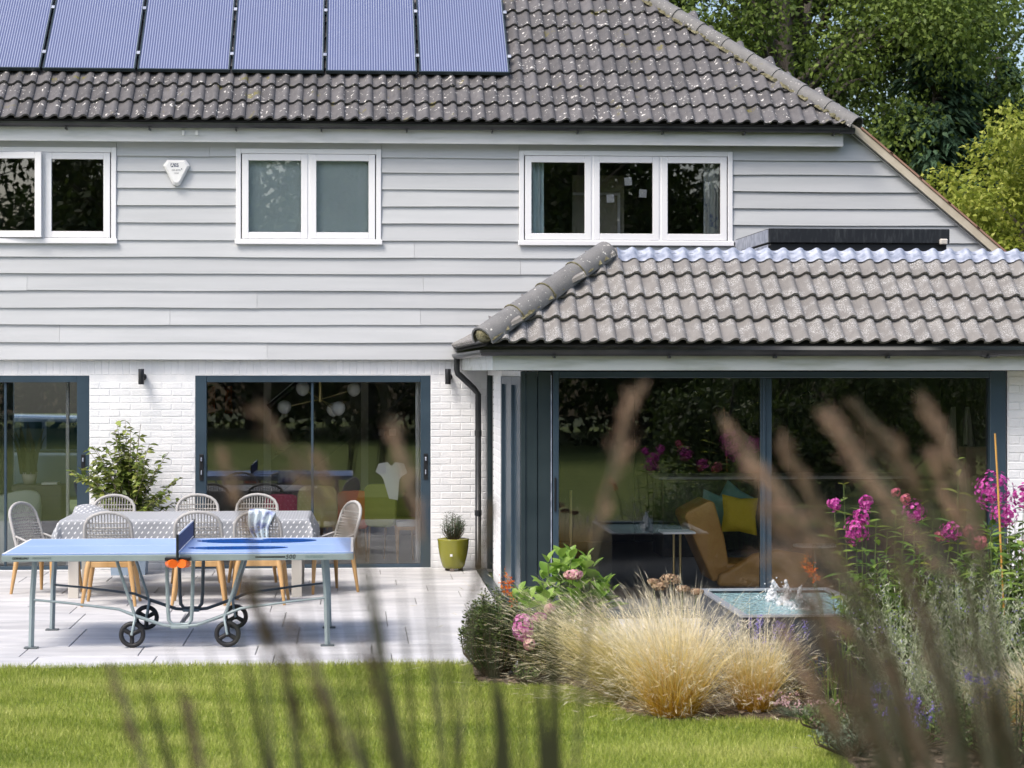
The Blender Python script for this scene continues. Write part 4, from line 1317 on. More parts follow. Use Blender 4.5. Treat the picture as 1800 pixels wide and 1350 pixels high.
# ================================================================== ponytail grasses
M['stipa'] = leafmat('ponytail_grass', [(.52, .29, .02), (.68, .45, .07), (.78, .64, .26), (.84, .75, .52), (.88, .81, .68)], .4, .55, .3, uvramp=True)
M['stipa_green'] = leafmat('ponytail_grass_green', [(.30, .26, .04), (.52, .46, .10), (.70, .62, .26), (.80, .71, .46), (.86, .78, .62)], .4, .55, .3, uvramp=True)
def stipa(label, x, y, n, h, spread, bias=(0, 0), mat='stipa', seed=1, base_r=.11):
    g = np.random.default_rng(seed)
    a = g.uniform(0, 2 * np.pi, n); r = base_r * np.sqrt(g.random(n))
    b = np.stack([r * np.cos(a), r * np.sin(a), np.full(n, -.01)], 1)
    az = a + g.normal(0, .5, n)
    hh = h * g.uniform(.45, 1.08, n); rc = spread * np.abs(g.normal(.5, .5, n)) * hh / h
    wild = g.random(n) < .22
    rc = np.where(wild, rc * 1.5 + spread * .25, rc); hh = np.where(wild, hh * g.uniform(.6, 1.15, n), hh)
    tuft = np.sin(a * 5 + seed) * .18 + np.sin(a * 9 + 2 * seed) * .12
    hh = hh * (1 + tuft * .6); az = az + tuft
    dx, dy = np.cos(az) * rc + bias[0] * hh, np.sin(az) * rc + bias[1] * hh
    V, F, uv = ribbons(b, np.arctan2(dy, dx), hh, np.hypot(dx, dy), g.uniform(.002, .0042, n), 6, g.uniform(.95, 1.9, n), np.where(wild, g.uniform(.2, .75, n), g.uniform(.08, .34, n)), g, .05)
    m_ = n // 7; lay = g.integers(0, n, m_)          # dead blades lying round the foot
    Vr = V.reshape(n, 7, 2, 3); Vr[lay, :, :, 2] *= g.uniform(.05, .4, (m_, 1, 1)); V = Vr.reshape(-1, 3)
    # feathery awns near the tips
    k = int(n * .9); i = g.integers(0, n, k); t = g.uniform(.62, .98, k)
    st = V.reshape(n, 7, 2, 3).mean(2)
    f = t * 6; j = np.minimum(5, f.astype(int)); fr = (f - j)[:, None]
    P = st[i, j] * (1 - fr) + st[i, j + 1] * fr
    ax = st[i, j + 1] - st[i, j] + g.normal(0, .03, (k, 3))
    V2, F2 = quads(P, ax, g.normal(0, 1, (k, 3)), g.uniform(.04, .09, k), .0035)
    uv2 = np.tile(np.array([[.5, .92]]), (len(F2) * 4, 1)); uv2[:, 1] = np.repeat(g.uniform(.8, 1, k), 4)
    V, F = cat_geo([(V, F), (V2, F2)])
    return tag(link('ponytail_grass', np_mesh('ponytail_grass', V, F, M[mat], uv=np.concatenate([uv, uv2])), None, (x, y, 0)), label, 'ornamental grass', 'ponytail grasses in the flower bed')
stipa('large blond ponytail grass with golden base at the front bend of the bed', 2.05, -10.42, 3000, .80, .50, (-.08, .1), 'stipa', 21, .14)
stipa('greenish ponytail grass sweeping left towards the hydrangea', 1.86, -9.75, 2500, .82, .55, (-.55, .05), 'stipa_green', 22, .13)
stipa('pale ponytail grass standing behind the largest one, left of the water tank', 2.22, -9.55, 1800, .84, .4, (-.1, 0), 'stipa', 23, .12)
stipa('smaller golden ponytail grass in front of the water tank with lavender behind', 2.60, -10.25, 1500, .68, .42, (.02, 0), 'stipa', 24, .11)
stipa('blond ponytail grass cut off by the right edge of the photo', 4.05, -11.6, 1500, .62, .55, (-.35, 0), 'stipa', 25, .12)

# ================================================================== box shrubs
M['boxleaf'] = leafmat('box_leaf', [(.035, .06, .015), (.07, .115, .028), (.15, .20, .05)], .2, .4)
M['twig'] = pmat('brown_twig', (.09, .065, .04), rough=.8)
def shoot_shrub(name, label, cat, x, y, n_shoot, h, r, leaf_l, leaf_w, mat, per=46, seed=1, group=None, droop=0.0):
    g = np.random.default_rng(seed)
    t = thing(name, label, cat, (x, y, 0), 0, group)
    tw = MB(); Ps, As, Ns = [], [], []
    for i in range(n_shoot):
        a = g.uniform(0, 6.28); q = math.sqrt(g.random())
        top = np.array([r * q * math.cos(a), r * q * math.sin(a), h * (1 - .35 * q * q) * g.uniform(.75, 1.1)])
        bs = np.array([top[0] * .35, top[1] * .35, 0.0])
        mid = (bs + top) / 2 + np.array([top[0] * .25, top[1] * .25, 0])
        tw.tube([bs, mid, top], [.006, .004, .0015], 4, cap=False)
        k = per; s = g.uniform(.12, 1, k)[:, None]
        P = (1 - s) ** 2 * bs + 2 * s * (1 - s) * mid + s * s * top
        ang = g.uniform(0, 6.28, k)
        A = np.stack([np.cos(ang), np.sin(ang), g.uniform(.2, 1.1, k)], 1)
        P = P + A * g.uniform(0, .022, (k, 1))
        Ps.append(P); As.append(A); Ns.append(np.stack([g.normal(0, .5, k), g.normal(0, .5, k), np.ones(k)], 1))
    tw.build('twigs', M['twig'], t)
    P, A, Nn = np.concatenate(Ps), np.concatenate(As), np.concatenate(Ns)
    V, F = quads(P, A, Nn, leaf_l * g.uniform(.7, 1.25, len(P)), leaf_w * g.uniform(.7, 1.2, len(P)), .1)
    tag(link('foliage', np_mesh('foliage', V, F, mat), t), kind='stuff')
    return t
shoot_shrub('box_shrub', 'dark green box shrub at the left corner of the flower bed', 'shrub', 1.02, -8.55, 130, .60, .25, .026, .016, M['boxleaf'], 130, 31, 'box shrubs at the bed corner')
shoot_shrub('box_shrub', 'dark green box shrub behind the deep pink hydrangea head', 'shrub', 1.38, -8.72, 100, .48, .24, .026, .016, M['boxleaf'], 120, 32, 'box shrubs at the bed corner')
M['weed'] = leafmat('low_leaf', [(.05, .09, .02), (.10, .16, .04), (.16, .22, .06)], .3)
shoot_shrub('ground_cover_plant', 'low leafy plant on bare soil between box shrub and lawn', 'plant', 1.22, -8.93, 14, .12, .12, .03, .018, M['weed'], 10, 33)

# ================================================================== hydrangea
M['hyd_leaf'] = leaf_object_mat('hydrangea_leaf', [(.14, .26, .035), (.22, .36, .055), (.30, .44, .09)], .38, .4)
M['hyd_stem'] = pmat('green_stem', (.12, .17, .05), rough=.6)
M['hyd_pink'] = leafmat('deep_pink_floret', [(.42, .05, .26), (.60, .16, .42), (.72, .36, .62)], .3, .6)
M['hyd_pale'] = leafmat('pale_pink_floret', [(.55, .22, .30), (.68, .38, .42), (.62, .50, .36)], .3, .6)
def floret_ball(par, c, r, n, mat, seed, sq=(1, 1, 1), pet=.02, name='flower_head'):
    g = np.random.default_rng(seed)
    d = unit(g.normal(0, 1, (n, 3))); C = np.array(c) + d * r * np.array(sq) * g.uniform(.88, 1.05, (n, 1))
    parts = []
    u = unit(np.cross(d, g.normal(0, 1, (n, 3)))); v = np.cross(d, u)
    for k in range(4):
        a = k * math.pi / 2
        ax = u * math.cos(a) + v * math.sin(a)
        parts.append(quads(C, ax + d * .25, d, pet * g.uniform(.8, 1.2, n), pet * 1.05))
    V, F = cat_geo(parts)
    return link(name, np_mesh(name, V, F, mat), par)
hy = thing('hydrangea', 'hydrangea with large bright green leaves and pink heads beside the extension corner', 'hydrangea', (1.52, -8.25, 0))
HL = [leaf_mesh('leaf', M['hyd_leaf'], .165, .108, .22, .35), leaf_mesh('leaf', M['hyd_leaf'], .135, .088, .35, .1), leaf_mesh('leaf', M['hyd_leaf'], .105, .064, .4, .2)]
g = random.Random(5)
for i in range(26):
    a = g.uniform(0, 6.28); q = math.sqrt(g.random()) * .40
    top = Vector((q * math.cos(a), q * math.sin(a), .92 - .5 * q * q / .13 * .6 - g.uniform(0, .16)))
    bs = Vector((top.x * .3, top.y * .3, 0)); mid = Vector((top.x * .8, top.y * .8, top.z * .55))
    MB().tube([bs, mid, top], [.007, .006, .004], 6).build('stem', M['hyd_stem'], hy)
    for lv in range(5):
        s = 1 - lv * .115
        p = bs * (1 - s) ** 2 + mid * 2 * s * (1 - s) + top * s * s
        for sd_ in (0, 1):
            an = a + lv * 1.57 + sd_ * math.pi + g.uniform(-.3, .3)
            el = .95 - lv * .24 + g.uniform(-.15, .15)
            f = Vector((math.cos(an) * math.cos(el), math.sin(an) * math.cos(el), math.sin(el)))
            put(HL[2] if lv == 0 else HL[g.choice([0, 0, 1])], orient(p + f * .01, f, (0, 0, 1), g.uniform(-.3, .3), g.uniform(.85, 1.2)), hy, 'leaf')
def hy_head(p, r, mat, seed, sq, lab, n=95, pet=.021):
    w_ = Vector(p) - hy.location
    MB().tube([(w_.x * .4, w_.y * .4, .1), (w_.x * .85, w_.y * .8, w_.z * .75), w_], .004, 5).build('stem', M['hyd_stem'], hy)
    tag(floret_ball(hy, w_, r, n, mat, seed, sq, pet), lab)
hy_head(at(919, 1103, 15.45), .068, M['hyd_pink'], 1, (1, 1, 1.35), 'deep pink drooping flower head', 130)
hy_head(at(930, 1132, 15.42), .035, M['hyd_pale'], 2, (1, 1, 1.1), 'small coral pink flower head', 40)
hy_head(at(1008, 1010, 15.9), .055, M['hyd_pale'], 3, (1.2, 1.2, .5), 'pale pink flat flower head', 80)
hy_head(at(948, 1085, 15.6), .04, M['hyd_pink'], 4, (1.2, 1, .6), 'small pink flower head half hidden by leaves', 50)
hy_head(at(966, 1070, 15.7), .035, M['hyd_pale'], 5, (1, 1, .8), 'fading cream and pink flower head', 40)

# ================================================================== orange crocosmia
M['croc_leaf'] = leafmat('crocosmia_leaf', [(.09, .15, .03), (.16, .24, .05)], .35)
M['croc_flower'] = leafmat('orange_petal', [(.75, .10, .01), (.85, .22, .015), (.80, .34, .03)], .35)
def crocosmia(label, base, tips, seed):
    t = thing('crocosmia', label, 'flower', base, 0, 'orange crocosmias')
    g = np.random.default_rng(seed); k = 16
    V, F, uv = ribbons(np.stack([g.normal(0, .03, k), g.normal(0, .03, k), np.zeros(k)], 1), g.uniform(0, 6.28, k), g.uniform(.35, .6, k), g.uniform(.08, .28, k), np.full(k, .014), 5, 1.8, .2, g)
    link('foliage', np_mesh('foliage', V, F, M['croc_leaf']), t)
    for p in tips:
        w_ = Vector(p) - t.location
        MB().tube([(0, 0, 0), (w_.x * .5, w_.y * .5, w_.z * .7), w_], [.004, .003, .0015], 5).build('stem', M['hyd_stem'], t)
        n = 26; s = np.linspace(0, 1, n)[:, None]
        P = np.array(w_) + np.array([[.05, 0, -.12]]) * s + g.normal(0, .012, (n, 3))
        parts = []
        for k2 in range(4):
            A = np.stack([np.cos(g.uniform(0, 6.28, n)), np.sin(g.uniform(0, 6.28, n)), g.uniform(-.3, .9, n)], 1)
            parts.append(quads(P, A, g.normal(0, 1, (n, 3)), .008 + .022 * s[:, 0], .004 + .008 * s[:, 0]))
        V, F = cat_geo(parts); link('flower_spray', np_mesh('flower_spray', V, F, M['croc_flower']), t)
crocosmia('orange crocosmia spray against the paving left of the hydrangea', (1.24, -8.35, 0), [at(886, 1002, 16.0), at(880, 1015, 15.95), at(893, 1040, 15.9)], 3)
crocosmia('orange crocosmia spray beside the fountain jets', (3.12, -10.3, 0), [at(1412, 975, 14.2), at(1422, 985, 14.2)], 4)

# ================================================================== phlox
M['phlox_leaf'] = leaf_object_mat('phlox_leaf', [(.09, .17, .025), (.16, .27, .04), (.28, .38, .07)], .35, .45)
M['phlox'] = leafmat('magenta_floret', [(.35, .02, .22), (.58, .06, .38), (.70, .20, .52)], .35, .6)
M['phlox_coral'] = leafmat('coral_floret', [(.55, .10, .18), (.70, .25, .25), (.60, .12, .32)], .35, .6)
PL = [leaf_mesh('leaf', M['phlox_leaf'], .125, .032, .2, .4), leaf_mesh('leaf', M['phlox_leaf'], .10, .028, .3, .2)]
def phlox_stem(par, top, size, seed, coral=False, lean=(0, 0), nl=9):
    g = random.Random(seed); o = par.location
    top = Vector(top) - o
    bs = Vector((top.x * .75 + g.uniform(-.05, .05), top.y * .75, 0)); mid = Vector((top.x * .9 + g.uniform(-.03, .03), top.y * .95, top.z * .55))
    cv = lambda s: bs * (1 - s) ** 2 + mid * 2 * s * (1 - s) + top * s * s
    MB().tube([cv(s) for s in (0, .25, .5, .75, 1)], [.005, .005, .004, .003, .002], 5).build('stem', M['hyd_stem'], par)
    for lv in range(nl):
        s = .96 - lv * .075
        for q in (0, 1):
            an = lv * 1.57 + q * math.pi + g.uniform(-.4, .4); el = g.uniform(-.1, .55)
            f = Vector((math.cos(an) * math.cos(el), math.sin(an) * math.cos(el), math.sin(el)))
            put(PL[q], orient(cv(s), f, (0, 0, 1), g.uniform(-.4, .4), g.uniform(.75, 1.25)), par, 'leaf')
    if size > 0:
        gg = np.random.default_rng(seed); n = int(60 * (size / .06) ** 1.25)
        d = unit(gg.normal(0, 1, (n, 3))); C = np.array(top) + np.array([0, 0, size * .3]) + d * size * np.array([1, 1, 1.05]) * gg.uniform(.55, 1.05, (n, 1))
        parts = []; u = unit(np.cross(d, gg.normal(0, 1, (n, 3)))); v = np.cross(d, u)
        for k in range(5):
            a = k * 2 * math.pi / 5; parts.append(quads(C, u * math.cos(a) + v * math.sin(a) + d * .15, d, .0155 * gg.uniform(.8, 1.2, n), .0145))
        V, F = cat_geo(parts); link('flower_head', np_mesh('flower_head', V, F, M['phlox_coral'] if coral else M['phlox']), par)
ph1 = thing('phlox', 'tall magenta phlox at the right edge in front of the white wall', 'phlox', (4.35, -9.7, 0), 0, 'magenta phlox plants')
for i, (px, py, d, sz, co) in enumerate([(1745, 872, 14.6, .135, 0), (1765, 912, 14.5, .09, 0), (1800, 880, 14.7, .095, 0), (1740, 930, 14.2, 0, 0), (1775, 950, 14.1, 0, 0), (1722, 958, 14.4, .05, 1), (1800, 930, 14.2, 0, 0), (1760, 1000, 13.9, 0, 0), (1790, 1010, 13.8, 0, 0), (1815, 960, 14.4, .08, 0), (1700, 940, 14.5, 0, 0), (1775, 905, 14.6, 0, 0)]):
    phlox_stem(ph1, at(px, py, d), sz, 50 + i, bool(co))
ph2 = thing('phlox', 'magenta phlox with several small heads behind the silver stems', 'phlox', (3.55, -9.6, 0), 0, 'magenta phlox plants')
for i, (px, py, d, sz, co) in enumerate([(1505, 940, 14.6, .095, 0), (1522, 888, 14.7, .05, 0), (1515, 912, 14.6, .06, 0), (1466, 890, 14.8, .048, 0), (1607, 905, 14.6, .085, 0), (1575, 868, 14.7, .03, 1), (1592, 880, 14.6, .035, 1), (1672, 938, 14.5, .07, 0), (1652, 945, 14.6, .035, 1), (1706, 940, 14.6, .05, 1), (1560, 935, 14.4, 0, 0), (1630, 930, 14.3, 0, 0), (1690, 965, 14.2, 0, 0), (1585, 965, 14.2, 0, 0), (1540, 915, 14.5, 0, 0), (1480, 960, 14.4, 0, 0), (1640, 900, 14.6, 0, 0)]):
    phlox_stem(ph2, at(px, py, d), sz, 80 + i, bool(co), nl=8)
# young shoots with paired yellow green leaves
M['shoot_leaf'] = leaf_object_mat('yellow_green_leaf', [(.22, .27, .03), (.34, .36, .05), (.14, .22, .04)], .45, .4)
SL = leaf_mesh('leaf', M['shoot_leaf'], .115, .046, .3, .5)
def shoot(label, base, top, n, seed, s0=1.0):
    t = thing('leafy_shoot', label, 'plant', base, 0, 'leafy shoots above the phlox')
    g = random.Random(seed); w_ = Vector(top) - t.location
    cv = lambda s: Vector((w_.x * s * s, w_.y * s, w_.z * s))
    MB().tube([cv(s) for s in (0, .3, .6, 1)], [.006, .005, .004, .002], 5).build('stem', M['hyd_stem'], t)
    for k in range(n):
        s = 1 - k * .07
        for q in (0, 1):
            an = k * 1.2 + q * math.pi + g.uniform(-.3, .3) + .1; el = g.uniform(.0, .6)
            f = Vector((math.cos(an) * math.cos(el), .4 * math.sin(an) * math.cos(el), math.sin(el)))
            put(SL, orient(cv(s), f, (0, 0, 1), g.uniform(-.4, .4), s0 * (.5 if k == 0 else g.uniform(.75, 1.1))), t, 'leaf')
shoot('tall shoot with yellow green leaves in front of the right glass pane', (4.02, -9.9, 0), at(1684, 808, 14.5), 6, 1)
shoot('shoot with narrow pale leaves left of the phlox heads', (3.3, -9.9, 0), at(1483, 852, 14.6), 6, 2, .75)
shoot('shoot with orange tipped young leaves above the middle phlox', (3.75, -9.85, 0), at(1622, 862, 14.5), 6, 3, .8)
tag(MB().tube([at(1749, 762, 14.4), at(1754, 850, 14.4), at(1768, 1150, 14.4)], [.006, .007, .007], 8).build('bamboo_cane', pmat('bamboo', (.62, .34, .08), (.50, .26, .07), 14, .45)), 'thin golden bamboo cane standing among the phlox at the right', 'cane')

# leafy shrub at the right edge
M['shrub_leaf'] = leafmat('shrub_leaf', [(.07, .13, .022), (.13, .22, .04), (.26, .34, .08)], .35)
shoot_shrub('leafy_shrub', 'bright green leafy shrub at the right edge below the phlox', 'shrub', 4.35, -10.0, 110, 1.12, .42, .075, .030, M['shrub_leaf'], 44, 41)
shoot_shrub('leafy_shrub', 'green leafy undergrowth between fountain tank and phlox', 'shrub', 3.7, -9.75, 120, .95, .48, .065, .024, M['shrub_leaf'], 44, 42)

# ================================================================== silver stemmed Russian sage
M['sage'] = leafmat('silver_stem', [(.20, .26, .11), (.38, .43, .26), (.62, .64, .50)], .2, .7)
M['sage_flower'] = leafmat('lavender_blue_floret', [(.20, .17, .50), (.32, .28, .66), (.45, .40, .75)], .3)
def sage(label, x, y, n, h, spread, seed):
    g = np.random.default_rng(seed)
    t = thing('russian_sage', label, 'sage plant', (x, y, 0), 0, 'silver stemmed sage plants')
    a = g.uniform(0, 6.28, n)
    b = np.stack([.06 * np.cos(a), .06 * np.sin(a), np.zeros(n)], 1)
    hh = h * g.uniform(.6, 1.08, n)
    V, F, uv = ribbons(b, a + g.normal(0, .4, n), hh, spread * g.uniform(.2, 1.0, n), np.full(n, .0062), 6, 1.3, .08, g, .04)
    st = V.reshape(n, 7, 2, 3).mean(2)
    parts = [(V, F)]
    k = n * 46; i = g.integers(0, n, k); tt_ = g.uniform(.12, 1, k) * 5.99; j = tt_.astype(int); fr = (tt_ - j)[:, None]
    P = st[i, j] * (1 - fr) + st[i, j + 1] * fr
    ang = g.uniform(0, 6.28, k)
    A = np.stack([np.cos(ang), np.sin(ang), g.uniform(.5, 1.6, k)], 1)
    parts.append(quads(P, A, g.normal(0, 1, (k, 3)), g.uniform(.018, .05, k), .0055))
    V, F = cat_geo(parts)
    link('stems', np_mesh('stems', V, F, M['sage']), t)
    k = n * 2; i = g.integers(0, n, k); j = g.integers(4, 6, k); P = st[i, j] + (st[i, j + 1] - st[i, j]) * g.random((k, 1)) + g.normal(0, .006, (k, 3))
    V, F = quads(P, g.normal(0, 1, (k, 3)), g.normal(0, 1, (k, 3)), .014, .009)
    tag(link('florets', np_mesh('florets', V, F, M['sage_flower']), t), kind='stuff')
sage('silver stemmed sage right of the fountain tank', 3.45, -10.75, 90, .92, .42, 61)
sage('silver stemmed sage in the middle of the right bed', 3.85, -10.9, 110, 1.02, .45, 62)
sage('silver stemmed sage nearest to the lawn on the right', 3.55, -11.5, 60, .66, .40, 63)
sage('silver stemmed sage at the right edge of the photo', 4.2, -11.1, 60, .80, .40, 64)

# ================================================================== lavender and small flowers
M['lav_leaf'] = leafmat('lavender_leaf', [(.07, .10, .06), (.15, .19, .12), (.24, .28, .19)], .2)
M['lav'] = leafmat('lavender_floret', [(.16, .12, .48), (.26, .20, .62), (.40, .34, .74)], .3)
def flower_clump(name, label, cat, x, y, n, h, r, fl_mat, seed, per=26, fl=.012, fh=.05, leafy=True, group=None):
    g = np.random.default_rng(seed)
    t = thing(name, label, cat, (x, y, 0), 0, group)
    a = g.uniform(0, 6.28, n); b = np.stack([.04 * np.cos(a), .04 * np.sin(a), np.zeros(n)], 1)
    V, F, uv = ribbons(b, a, h * g.uniform(.6, 1.1, n), r * g.uniform(.15, 1, n), np.full(n, .004), 5, 1.3, .05, g)
    tip = V.reshape(n, 6, 2, 3)[:, -1].mean(1)
    k = n * 7; a2 = g.uniform(0, 6.28, k)
    V2, F2, _ = ribbons(np.stack([.07 * np.cos(a2), .07 * np.sin(a2), np.zeros(k)], 1), a2 + g.normal(0, .5, k), h * g.uniform(.25, .62, k), r * g.uniform(.1, .9, k), np.full(k, .006), 3, 1.3, .1, g)
    V, F = cat_geo([(V, F), (V2, F2)])
    link('foliage', np_mesh('foliage', V, F, M['lav_leaf']), t)
    P = np.repeat(tip, per, 0) + g.normal(0, 1, (n * per, 3)) * np.array([[.008, .008, fh * .5]]) 
    V, F = quads(P, g.normal(0, 1, (n * per, 3)), g.normal(0, 1, (n * per, 3)), fl, fl * .7)
    tag(link('flowers', np_mesh('flowers', V, F, fl_mat), t), kind='stuff')
    return t
flower_clump('lavender', 'purple lavender tuft between the small ponytail grass and the tank', 'lavender', 2.76, -10.0, 26, .52, .26, M['lav'], 71)
for i, (px, py, lab) in enumerate([(1568, 1225, 'blue flower clump low in the right bed nearest the lawn'), (1712, 1205, 'blue flower clump low beside the right hand ponytail grass'), (1615, 1262, 'blue flower clump lowest at the edge of the right bed')]):
    p = at(px, py, 13.0); flower_clump('blue_flower', lab, 'flower', p.x, p.y, 12, p.z + .05, .12, M['lav'], 74 + i, 30, .016, .035, group='blue flower clumps')
M['tiny_pink'] = leafmat('pale_pink_petal', [(.62, .38, .42), (.72, .52, .52), (.55, .30, .36)], .3)
flower_clump('low_pink_flower', 'low clump of pale pink flowers at the lawn edge', 'flower', *on_ground(1405, 1258)[:2], 26, .12, .24, M['tiny_pink'], 78, 10, .016, .02)
shoot_shrub('ground_cover_plant', 'low green plant with reddish leaves at the foot of the tank', 'plant', *on_ground(1420, 1225)[:2], 40, .30, .26, .03, .016, leafmat('bronze_leaf', [(.10, .12, .03), (.16, .18, .05), (.22, .10, .05)], .3), 16, 79)
shoot_shrub('ground_cover_plant', 'dark low undergrowth in the bottom right corner of the bed', 'plant', 3.75, -12.2, 90, .42, .6, .035, .014, M['boxleaf'], 26, 80)
shoot_shrub('ground_cover_plant', 'low green undergrowth at the edge of the lawn by the bottom right', 'plant', 3.2, -11.75, 60, .24, .4, .035, .012, M['weed'], 20, 81)
shoot_shrub('ground_cover_plant', 'low green plant on the lawn edge right of the pale pink flowers', 'plant', *on_ground(1470, 1285)[:2], 46, .16, .26, .034, .014, M['weed'], 18, 82)
shoot_shrub('ground_cover_plant', 'grey green low plant at the lawn edge in the lower right', 'plant', *on_ground(1500, 1325)[:2], 46, .2, .26, .034, .010, M['lav_leaf'], 22, 83)
# brown seed heads behind the ponytail grass
M['seed'] = leafmat('dry_seed_head', [(.20, .11, .07), (.36, .24, .15), (.50, .40, .26)], .2, .8)
sd_t = thing('sedum', 'dry brown and cream seed heads above the ponytail grass left of the tank', 'seed heads', (2.25, -9.0, 0))
for i, (px, py, r_) in enumerate([(1178, 1018, .075), (1160, 1030, .06), (1200, 1035, .05), (1148, 1022, .04), (1225, 1040, .045)]):
    w_ = at(px, py, 15.3) - sd_t.location
    MB().tube([(w_.x * .3, w_.y * .3, 0), (w_.x * .8, w_.y * .9, w_.z * .6), w_], .003, 5).build('stem', M['hyd_stem'], sd_t)
    floret_ball(sd_t, w_, r_, 150, M['seed'], 90 + i, (1, 1, .45), .010, 'seed_head')

# ================================================================== water tank with jets
M['slate'] = pmat('dark_slate_tank', (.035, .045, .06), (.055, .065, .085), 5, .35)
M['steel_rim'] = pmat('pale_steel_rim', (.50, .53, .58), rough=.3, metal=.5)
tk = thing('water_tank', 'dark raised water tank with pale rim and foaming jets outside the extension', 'water feature', (3.12, -8.74, 0))
wx_, wy_, hz_ = .49, .905, .535
b = MB()
for x0, x1, y0, y1 in ((-wx_, wx_, -wy_, -wy_ + .03), (-wx_, wx_, wy_ - .03, wy_), (-wx_, -wx_ + .03, -wy_ + .03, wy_ - .03), (wx_ - .03, wx_, -wy_ + .03, wy_ - .03)): b.box(x0, x1, y0, y1, -.02, hz_ - .012)
b.box(-wx_ + .03, wx_ - .03, -wy_ + .03, wy_ - .03, .05, .1)
b.build('tank_wall', M['slate'], tk)
b = MB()
e = .012
for x0, x1, y0, y1 in ((-wx_ - e, wx_ + e, -wy_ - e, -wy_ + .04), (-wx_ - e, wx_ + e, wy_ - .04, wy_ + e), (-wx_ - e, -wx_ + .04, -wy_ + .04, wy_ - .04), (wx_ - .04, wx_ + e, -wy_ + .04, wy_ - .04)): b.box(x0, x1, y0, y1, hz_ - .011, hz_ + .004)
b.build('rim', M['steel_rim'], tk)
def watermat():
    m = bpy.data.materials.new('rippled_water'); N, L, B = nodes_of(m)
    B.inputs['Base Color'].default_value = (.22, .34, .35, 1); B.inputs['Roughness'].default_value = .06; B.inputs['IOR'].default_value = 1.33
    gq = N.new('ShaderNodeNewGeometry'); nz = N.new('ShaderNodeTexNoise'); nz.inputs['Scale'].default_value = 16; nz.inputs['Detail'].default_value = 4
    L.new(gq.outputs['Position'], nz.inputs['Vector']); bp = N.new('ShaderNodeBump'); bp.inputs['Strength'].default_value = 1.0; bp.inputs['Distance'].default_value = .06
    L.new(nz.outputs[0], bp.inputs['Height']); L.new(bp.outputs[0], B.inputs['Normal']); return m
n = 46; vs = []; fs = []
for j in range(n + 1):
    for i in range(n + 1):
        x, y = (-1 + 2 * i / n) * (wx_ - .03), (-1 + 2 * j / n) * (wy_ - .03)
        d = min(math.hypot(x - jx, y - jy) for jx, jy in ((0, 0), (.02, -.3), (.0, .28)))
        vs.append((x, y, hz_ - .028 + .007 * math.sin(d * 55) * math.exp(-d * 3.5) + rng.uniform(-.002, .002)))
for j in range(n):
    for i in range(n): fs.append((j * (n + 1) + i, j * (n + 1) + i + 1, (j + 1) * (n + 1) + i + 1, (j + 1) * (n + 1) + i))
MB().add(vs, fs, True).build('water_surface', watermat(), tk)
M['foam'] = leafmat('white_foam', [(.80, .83, .86), (.86, .88, .90)], .35, .3)
for jx, jy, h in ((-.05, .30, .155), (-.01, -.02, .17), (.03, -.32, .15)):
    ph = rng.uniform(0, 6); jt = MB()
    for q in range(95):                                   # broken column of froth, wider and thinner by turns
        t = rng.random(); a = rng.uniform(0, 6.28)
        wid = .030 * (1 - t ** 3) + .05 * max(0, 1 - t * 4.5) + .008 * math.sin(t * 14 + ph)
        d = abs(wid) * rng.random() ** .6
        jt.ball((jx + d * math.cos(a) + .010 * math.sin(t * 6 + ph), jy + d * math.sin(a) + .010 * math.cos(t * 5 + ph), hz_ - .03 + h * t * rng.uniform(.92, 1.06)), rng.uniform(.008, .019) * (1 - .35 * t), 7, 5, (1, 1, rng.uniform(.9, 1.7)), .5)
    jet = jt.build('jet', M['foam'], tk)
    dr = MB()
    for q in range(70):
        a = rng.uniform(0, 6.28); d = abs(rng.gauss(0, .08)); dr.ball((jx + d * math.cos(a), jy + d * math.sin(a), hz_ - .02 + abs(rng.gauss(0, .55)) * h * max(.05, 1 - d * 6)), rng.uniform(.002, .006), 5, 4)
    tag(dr.build('droplets', M['foam'], jet), kind='stuff')

# ================================================================== potted plants on the patio
pot = thing('plant_pot', 'olive green glazed pot against the white pier', 'pot', (1.10, -.30, 0))
M['olive_glaze'] = pmat('olive_glaze', (.20, .20, .018), (.23, .225, .025), 4, .25, coat=.3)
MB().lathe([(0, .03), (.105, .03), (.125, .06), (.15, .16), (.165, .25), (.172, .33), (.176, .345), (.172, .352), (.158, .352), (.152, .33), (0, .32)], 36).build('pot_body', M['olive_glaze'], pot)
for a in (0.3, 2.4, 4.5): MB().box(.085 * math.cos(a) - .025, .085 * math.cos(a) + .025, .085 * math.sin(a) - .025, .085 * math.sin(a) + .025, 0, .031, .004).build('pot_foot', pmat('terracotta_foot', (.16, .13, .11), rough=.8), pot)
M['ros'] = leafmat('rosemary_leaf', [(.05, .085, .05), (.09, .14, .08), (.15, .20, .12)], .2)
shoot_shrub('rosemary', 'grey green rosemary growing in the olive pot', 'herb', 1.10, -.30, 34, .30, .15, .03, .006, M['ros'], 60, 91).location.z = .33
tag(MB().box(-.013, .013, -.002, .002, -.013, .013, .001).build('tag', M['white'], pot, (-.03, -.163, .18)), None)

